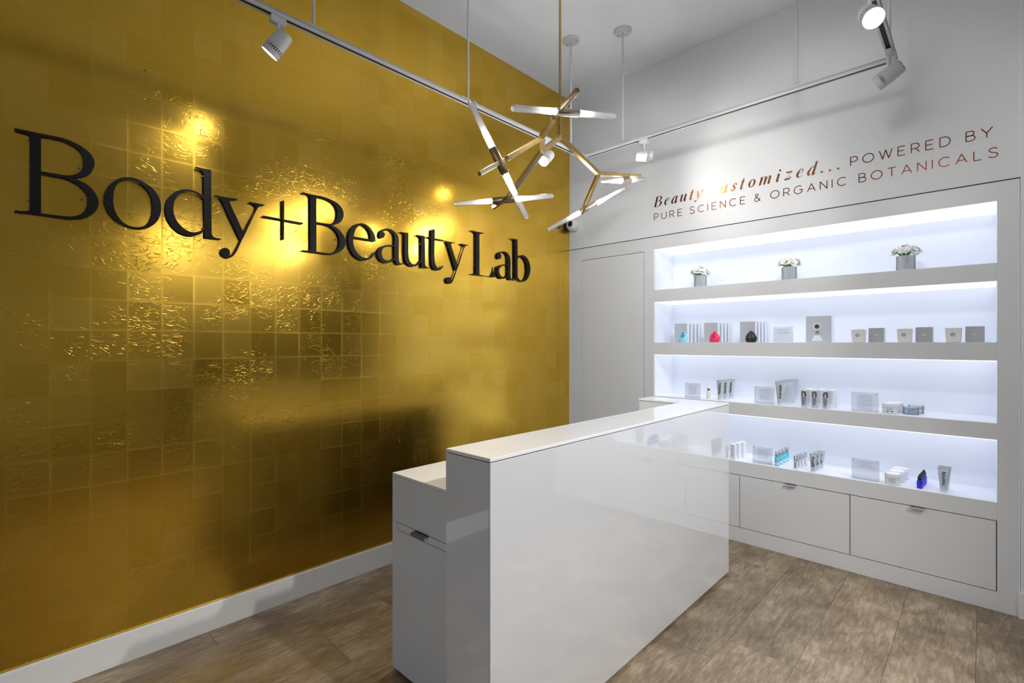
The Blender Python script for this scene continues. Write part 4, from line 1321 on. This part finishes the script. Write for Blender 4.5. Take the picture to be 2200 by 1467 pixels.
for i, (x, w) in enumerate(((2.1645, 'left'), (2.3895, 'middle'), (2.603, 'right'))):
    t = thing('candle', f'cream scented candle in a square glass, {w} of the three candles', 'candle', (x, 0.10, Z2 + 0.0007), 'candles on the second shelf')
    m = MB()
    a, b, hh = 0.031, 0.0355, 0.080
    m.add([(-a, -a, 0), (a, -a, 0), (a, a, 0), (-a, a, 0), (-b, -b, hh), (b, -b, hh), (b, b, hh), (-b, b, hh)],
          [(3, 2, 1, 0), (0, 1, 5, 4), (1, 2, 6, 5), (2, 3, 7, 6), (3, 0, 4, 7), (4, 5, 6, 7)])
    obj('glass', m, 'cream_glass', t, 0.003)
    obj('wax', MB().box(-0.030, 0.030, -0.030, 0.030, 0.0802, 0.0810), 'cream_wax', t)
    obj('wick', MB().rod((0, 0, 0.081), (0, 0, 0.086), 0.0008, 8), 'print_ink', t)
    dd = Vector((0, -1, -0.05))
    obj('label_disc', MB().lathe([(0.0165, 0), (0.0165, 0.0005)], 28, axis((-0.003, -0.0338, 0.044), dd)), 'label_paper', t)
    obj('seal', MB().lathe([(0.0125, 0), (0.0120, 0.0012)], 28, axis((-0.003, -0.0344, 0.044), dd)), 'seal_grey', t)
    xb = (2.252, 2.476, 2.690)[i]
    t = make_carton('candle_box', f'grey candle carton right beside the {w} candle', 'box', 'candle cartons on the second shelf', 0.0785, 0.075, 0.0885, 'carton_warm', False)
    put(t, xb, 0.14, Z2)
    em = MB()
    for q in range(5):
        a = math.pi * q / 4
        em.bar((0, -0.0384, 0.042), (0.010 * math.cos(a), -0.0384, 0.042 + 0.008 * math.sin(a)), 0.0016, 0.0008, (0, 1, 0))
    obj('emblem', em, 'carton', t)

# --- third niche
put(make_sign('faint acrylic sign at the left end of the third shelf', 0.117, 0.113, 8), 1.122, 0.060, Z3)
t = thing('dropper_bottle', 'small pale dropper bottle beside the left sign of the third shelf', 'bottle', (1.228, 0.102, Z3 + 0.0007))
obj('bottle', MB().lathe([(0.0140, 0), (0.0155, 0.002), (0.0155, 0.052), (0.013, 0.058), (0.008, 0.061)], 24), 'serum', t)
obj('collar', MB().lathe([(0.0100, 0.061), (0.0100, 0.073), (0.008, 0.074)], 20), 'steel_dark', t)
obj('bulb_top', MB().lathe([(0.0060, 0.074), (0.0066, 0.084), (0.004, 0.093), (0.001, 0.095)], 16), 'jar_lid', t)
t = make_tube('squeeze_tube', 'grey squeeze tube right of the dropper bottle, front of its row', 'tube', 'tubes on the third shelf', 0.145, 0.056, 0.0180)
row(t, 1.327, 0.072, 1.347, 0.235, 3, Z3, [None, 'middle squeeze tube of the row right of the dropper bottle', 'rear squeeze tube of the row right of the dropper bottle'])
put(make_sign('acrylic sign between the two rows of squeeze tubes on the third shelf', 0.124, 0.116, 8), 1.630, 0.060, Z3)
t = make_tube('squeeze_tube', 'large grey squeeze tube at the front of the longest row', 'tube', 'large tubes on the third shelf', 0.159, 0.074, 0.0205)
row(t, 1.734, 0.066, 1.742, 0.300, 5, Z3, [None, 'second large squeeze tube of the longest row', 'third large squeeze tube of the longest row', 'fourth large squeeze tube of the longest row', 'rearmost large squeeze tube of the longest row'])
for x, y, w in ((1.876, 0.040, 'left'), (1.934, 0.052, 'middle'), (1.997, 0.048, 'right')):
    put(make_bottle('serum_bottle', f'silver cylinder bottle, {w} of the three on the third shelf', 'bottle', 'silver bottles on the third shelf', 0.108, 0.0160), x, y, Z3)
    t = make_carton('serum_box', f'slim pale carton behind the {w} silver bottle', 'box', 'slim cartons on the third shelf', 0.036, 0.036, 0.112)
    row(t, x + 0.012, y + 0.085, x + 0.016, y + 0.150, 2, Z3, [None, f'second slim pale carton behind the {w} silver bottle'])
put(make_sign('acrylic sign between the silver bottles and the jars of the third shelf', 0.138, 0.116, 10), 2.200, 0.066, Z3)
t = make_jar('cream_jar', 'white cream jar with two dark marks, right of the third-shelf sign', 'jar', 'jars on the third shelf', 0.059, 0.0400)
put(t, 2.322, 0.086, Z3)
marks(t, [(-0.012, -0.006, -0.0392, 0.010, 0.016), (0.010, 0.016, -0.0372, 0.009, 0.016)], 'print_ink', 'emblem')
put(make_jar('cream_jar', 'white cream jar hidden half behind the marked jar', 'jar', 'jars on the third shelf', 0.057, 0.0400), 2.335, 0.185, Z3)
put(make_jar('cream_jar', 'low clear cream jar with a blue label, rightmost on the third shelf', 'jar', 'jars on the third shelf', 0.044, 0.0385, 'clear_plastic', 'clear_plastic', 'jar_blue'), 2.416, 0.110, Z3)
obj('label_strip', MB().box(-0.018, 0.016, -0.0388, -0.0378, 0.014, 0.022), 'jar_blue', bpy.data.objects[sorted(o.name for o in bpy.data.objects if o.name.startswith('cream_jar'))[-1]])
put(make_jar('cream_jar', 'low clear cream jar behind the blue-labelled jar', 'jar', 'jars on the third shelf', 0.045, 0.0385, 'clear_plastic', 'clear_plastic', 'jar_blue'), 2.432, 0.200, Z3)

# --- bottom niche
t = make_carton('slim_box', 'front slim printed carton beside the end of the reception desk', 'box', 'slim cartons on the bottom shelf', 0.034, 0.034, 0.111)
row(t, 1.433, 0.030, 1.452, 0.165, 3, Z4, [None, 'middle slim printed carton beside the end of the desk', 'rear slim printed carton beside the end of the desk'])
put(make_sign('acrylic sign at the left of the bottom shelf, before the turquoise bottles', 0.125, 0.112, 7), 1.623, 0.045, Z4)


def teal_bottle(label):
    t = thing('spray_bottle', label, 'bottle', (0, 0, 0), 'turquoise bottles on the bottom shelf')
    obj('bottle', MB().lathe([(0.0135, 0), (0.0150, 0.002), (0.0150, 0.054), (0.011, 0.060), (0.008, 0.062)], 24), 'teal_liquid', t)
    obj('label_band', MB().lathe([(0.01515, 0.008), (0.01515, 0.024)], 24, None, False), 'pale_tube', t)
    obj('pump', MB().lathe([(0.0085, 0.062), (0.0085, 0.070), (0.005, 0.072), (0.005, 0.080)], 16), 'steel_dark', t)
    obj('clear_cap', MB().lathe([(0.0115, 0.062), (0.0115, 0.094), (0.010, 0.096), (0.0005, 0.096)], 20, None, False), 'clear_plastic', t)
    return t


row(teal_bottle('turquoise spray bottle with a clear cap, front of its row'), 1.714, 0.048, 1.722, 0.245, 4, Z4,
    [None, 'second turquoise spray bottle in its row', 'third turquoise spray bottle in its row', 'rearmost turquoise spray bottle in its row'])
t = make_bottle('slim_bottle', 'slim pale lilac bottle, front of its row on the bottom shelf', 'bottle', 'slim pale bottles on the bottom shelf', 0.092, 0.0140, 'jar_white', 'bottle_silver', 0.42)
row(t, 1.832, 0.034, 1.846, 0.195, 4, Z4, [None, 'second slim pale bottle in its row on the bottom shelf', 'third slim pale bottle in its row on the bottom shelf', 'rearmost slim pale bottle in its row on the bottom shelf'])
t = make_tube('squeeze_tube', 'small dark-printed squeeze tube, front of three on the bottom shelf', 'tube', 'small tubes on the bottom shelf', 0.117, 0.044, 0.0140)
row(t, 1.932, 0.034, 1.946, 0.175, 3, Z4, [None, 'middle small squeeze tube of three on the bottom shelf', 'rear small squeeze tube of three on the bottom shelf'])
put(make_sign('acrylic sign with three lines, between the tubes and jars of the bottom shelf', 0.139, 0.122, 3), 2.205, 0.050, Z4)
t = make_jar('cream_jar', 'front white cream jar on the bottom shelf', 'jar', 'jars on the bottom shelf', 0.064, 0.0390)
row(t, 2.337, 0.052, 2.356, 0.235, 3, Z4, [None, 'middle white cream jar on the bottom shelf', 'rear white cream jar on the bottom shelf'])


def blue_bottle(label):
    t = thing('cobalt_bottle', label, 'bottle', (0, 0, 0), 'cobalt bottles on the bottom shelf')
    obj('bottle', MB().lathe([(0.0120, 0), (0.0135, 0.002), (0.0135, 0.040), (0.010, 0.046), (0.007, 0.048)], 24), 'cobalt', t)
    obj('cap', MB().lathe([(0.0098, 0.047), (0.0098, 0.064), (0.007, 0.066), (0.0055, 0.073), (0.0045, 0.078), (0.001, 0.080)], 18), 'cap_black', t)
    return t


row(blue_bottle('cobalt blue bottle with a black cap, front of its row'), 2.460, 0.048, 2.469, 0.200, 5, Z4,
    [None, 'second cobalt blue bottle in its row', 'third cobalt blue bottle in its row', 'fourth cobalt blue bottle in its row', 'rearmost cobalt blue bottle in its row'])
t = make_tube('squeeze_tube', 'dark-printed squeeze tube at the right end of the bottom shelf', 'tube', 'right-hand tubes on the bottom shelf', 0.134, 0.054, 0.0165)
row(t, 2.564, 0.055, 2.567, 0.115, 2, Z4, [None, 'squeeze tube directly behind the rightmost tube of the bottom shelf'])
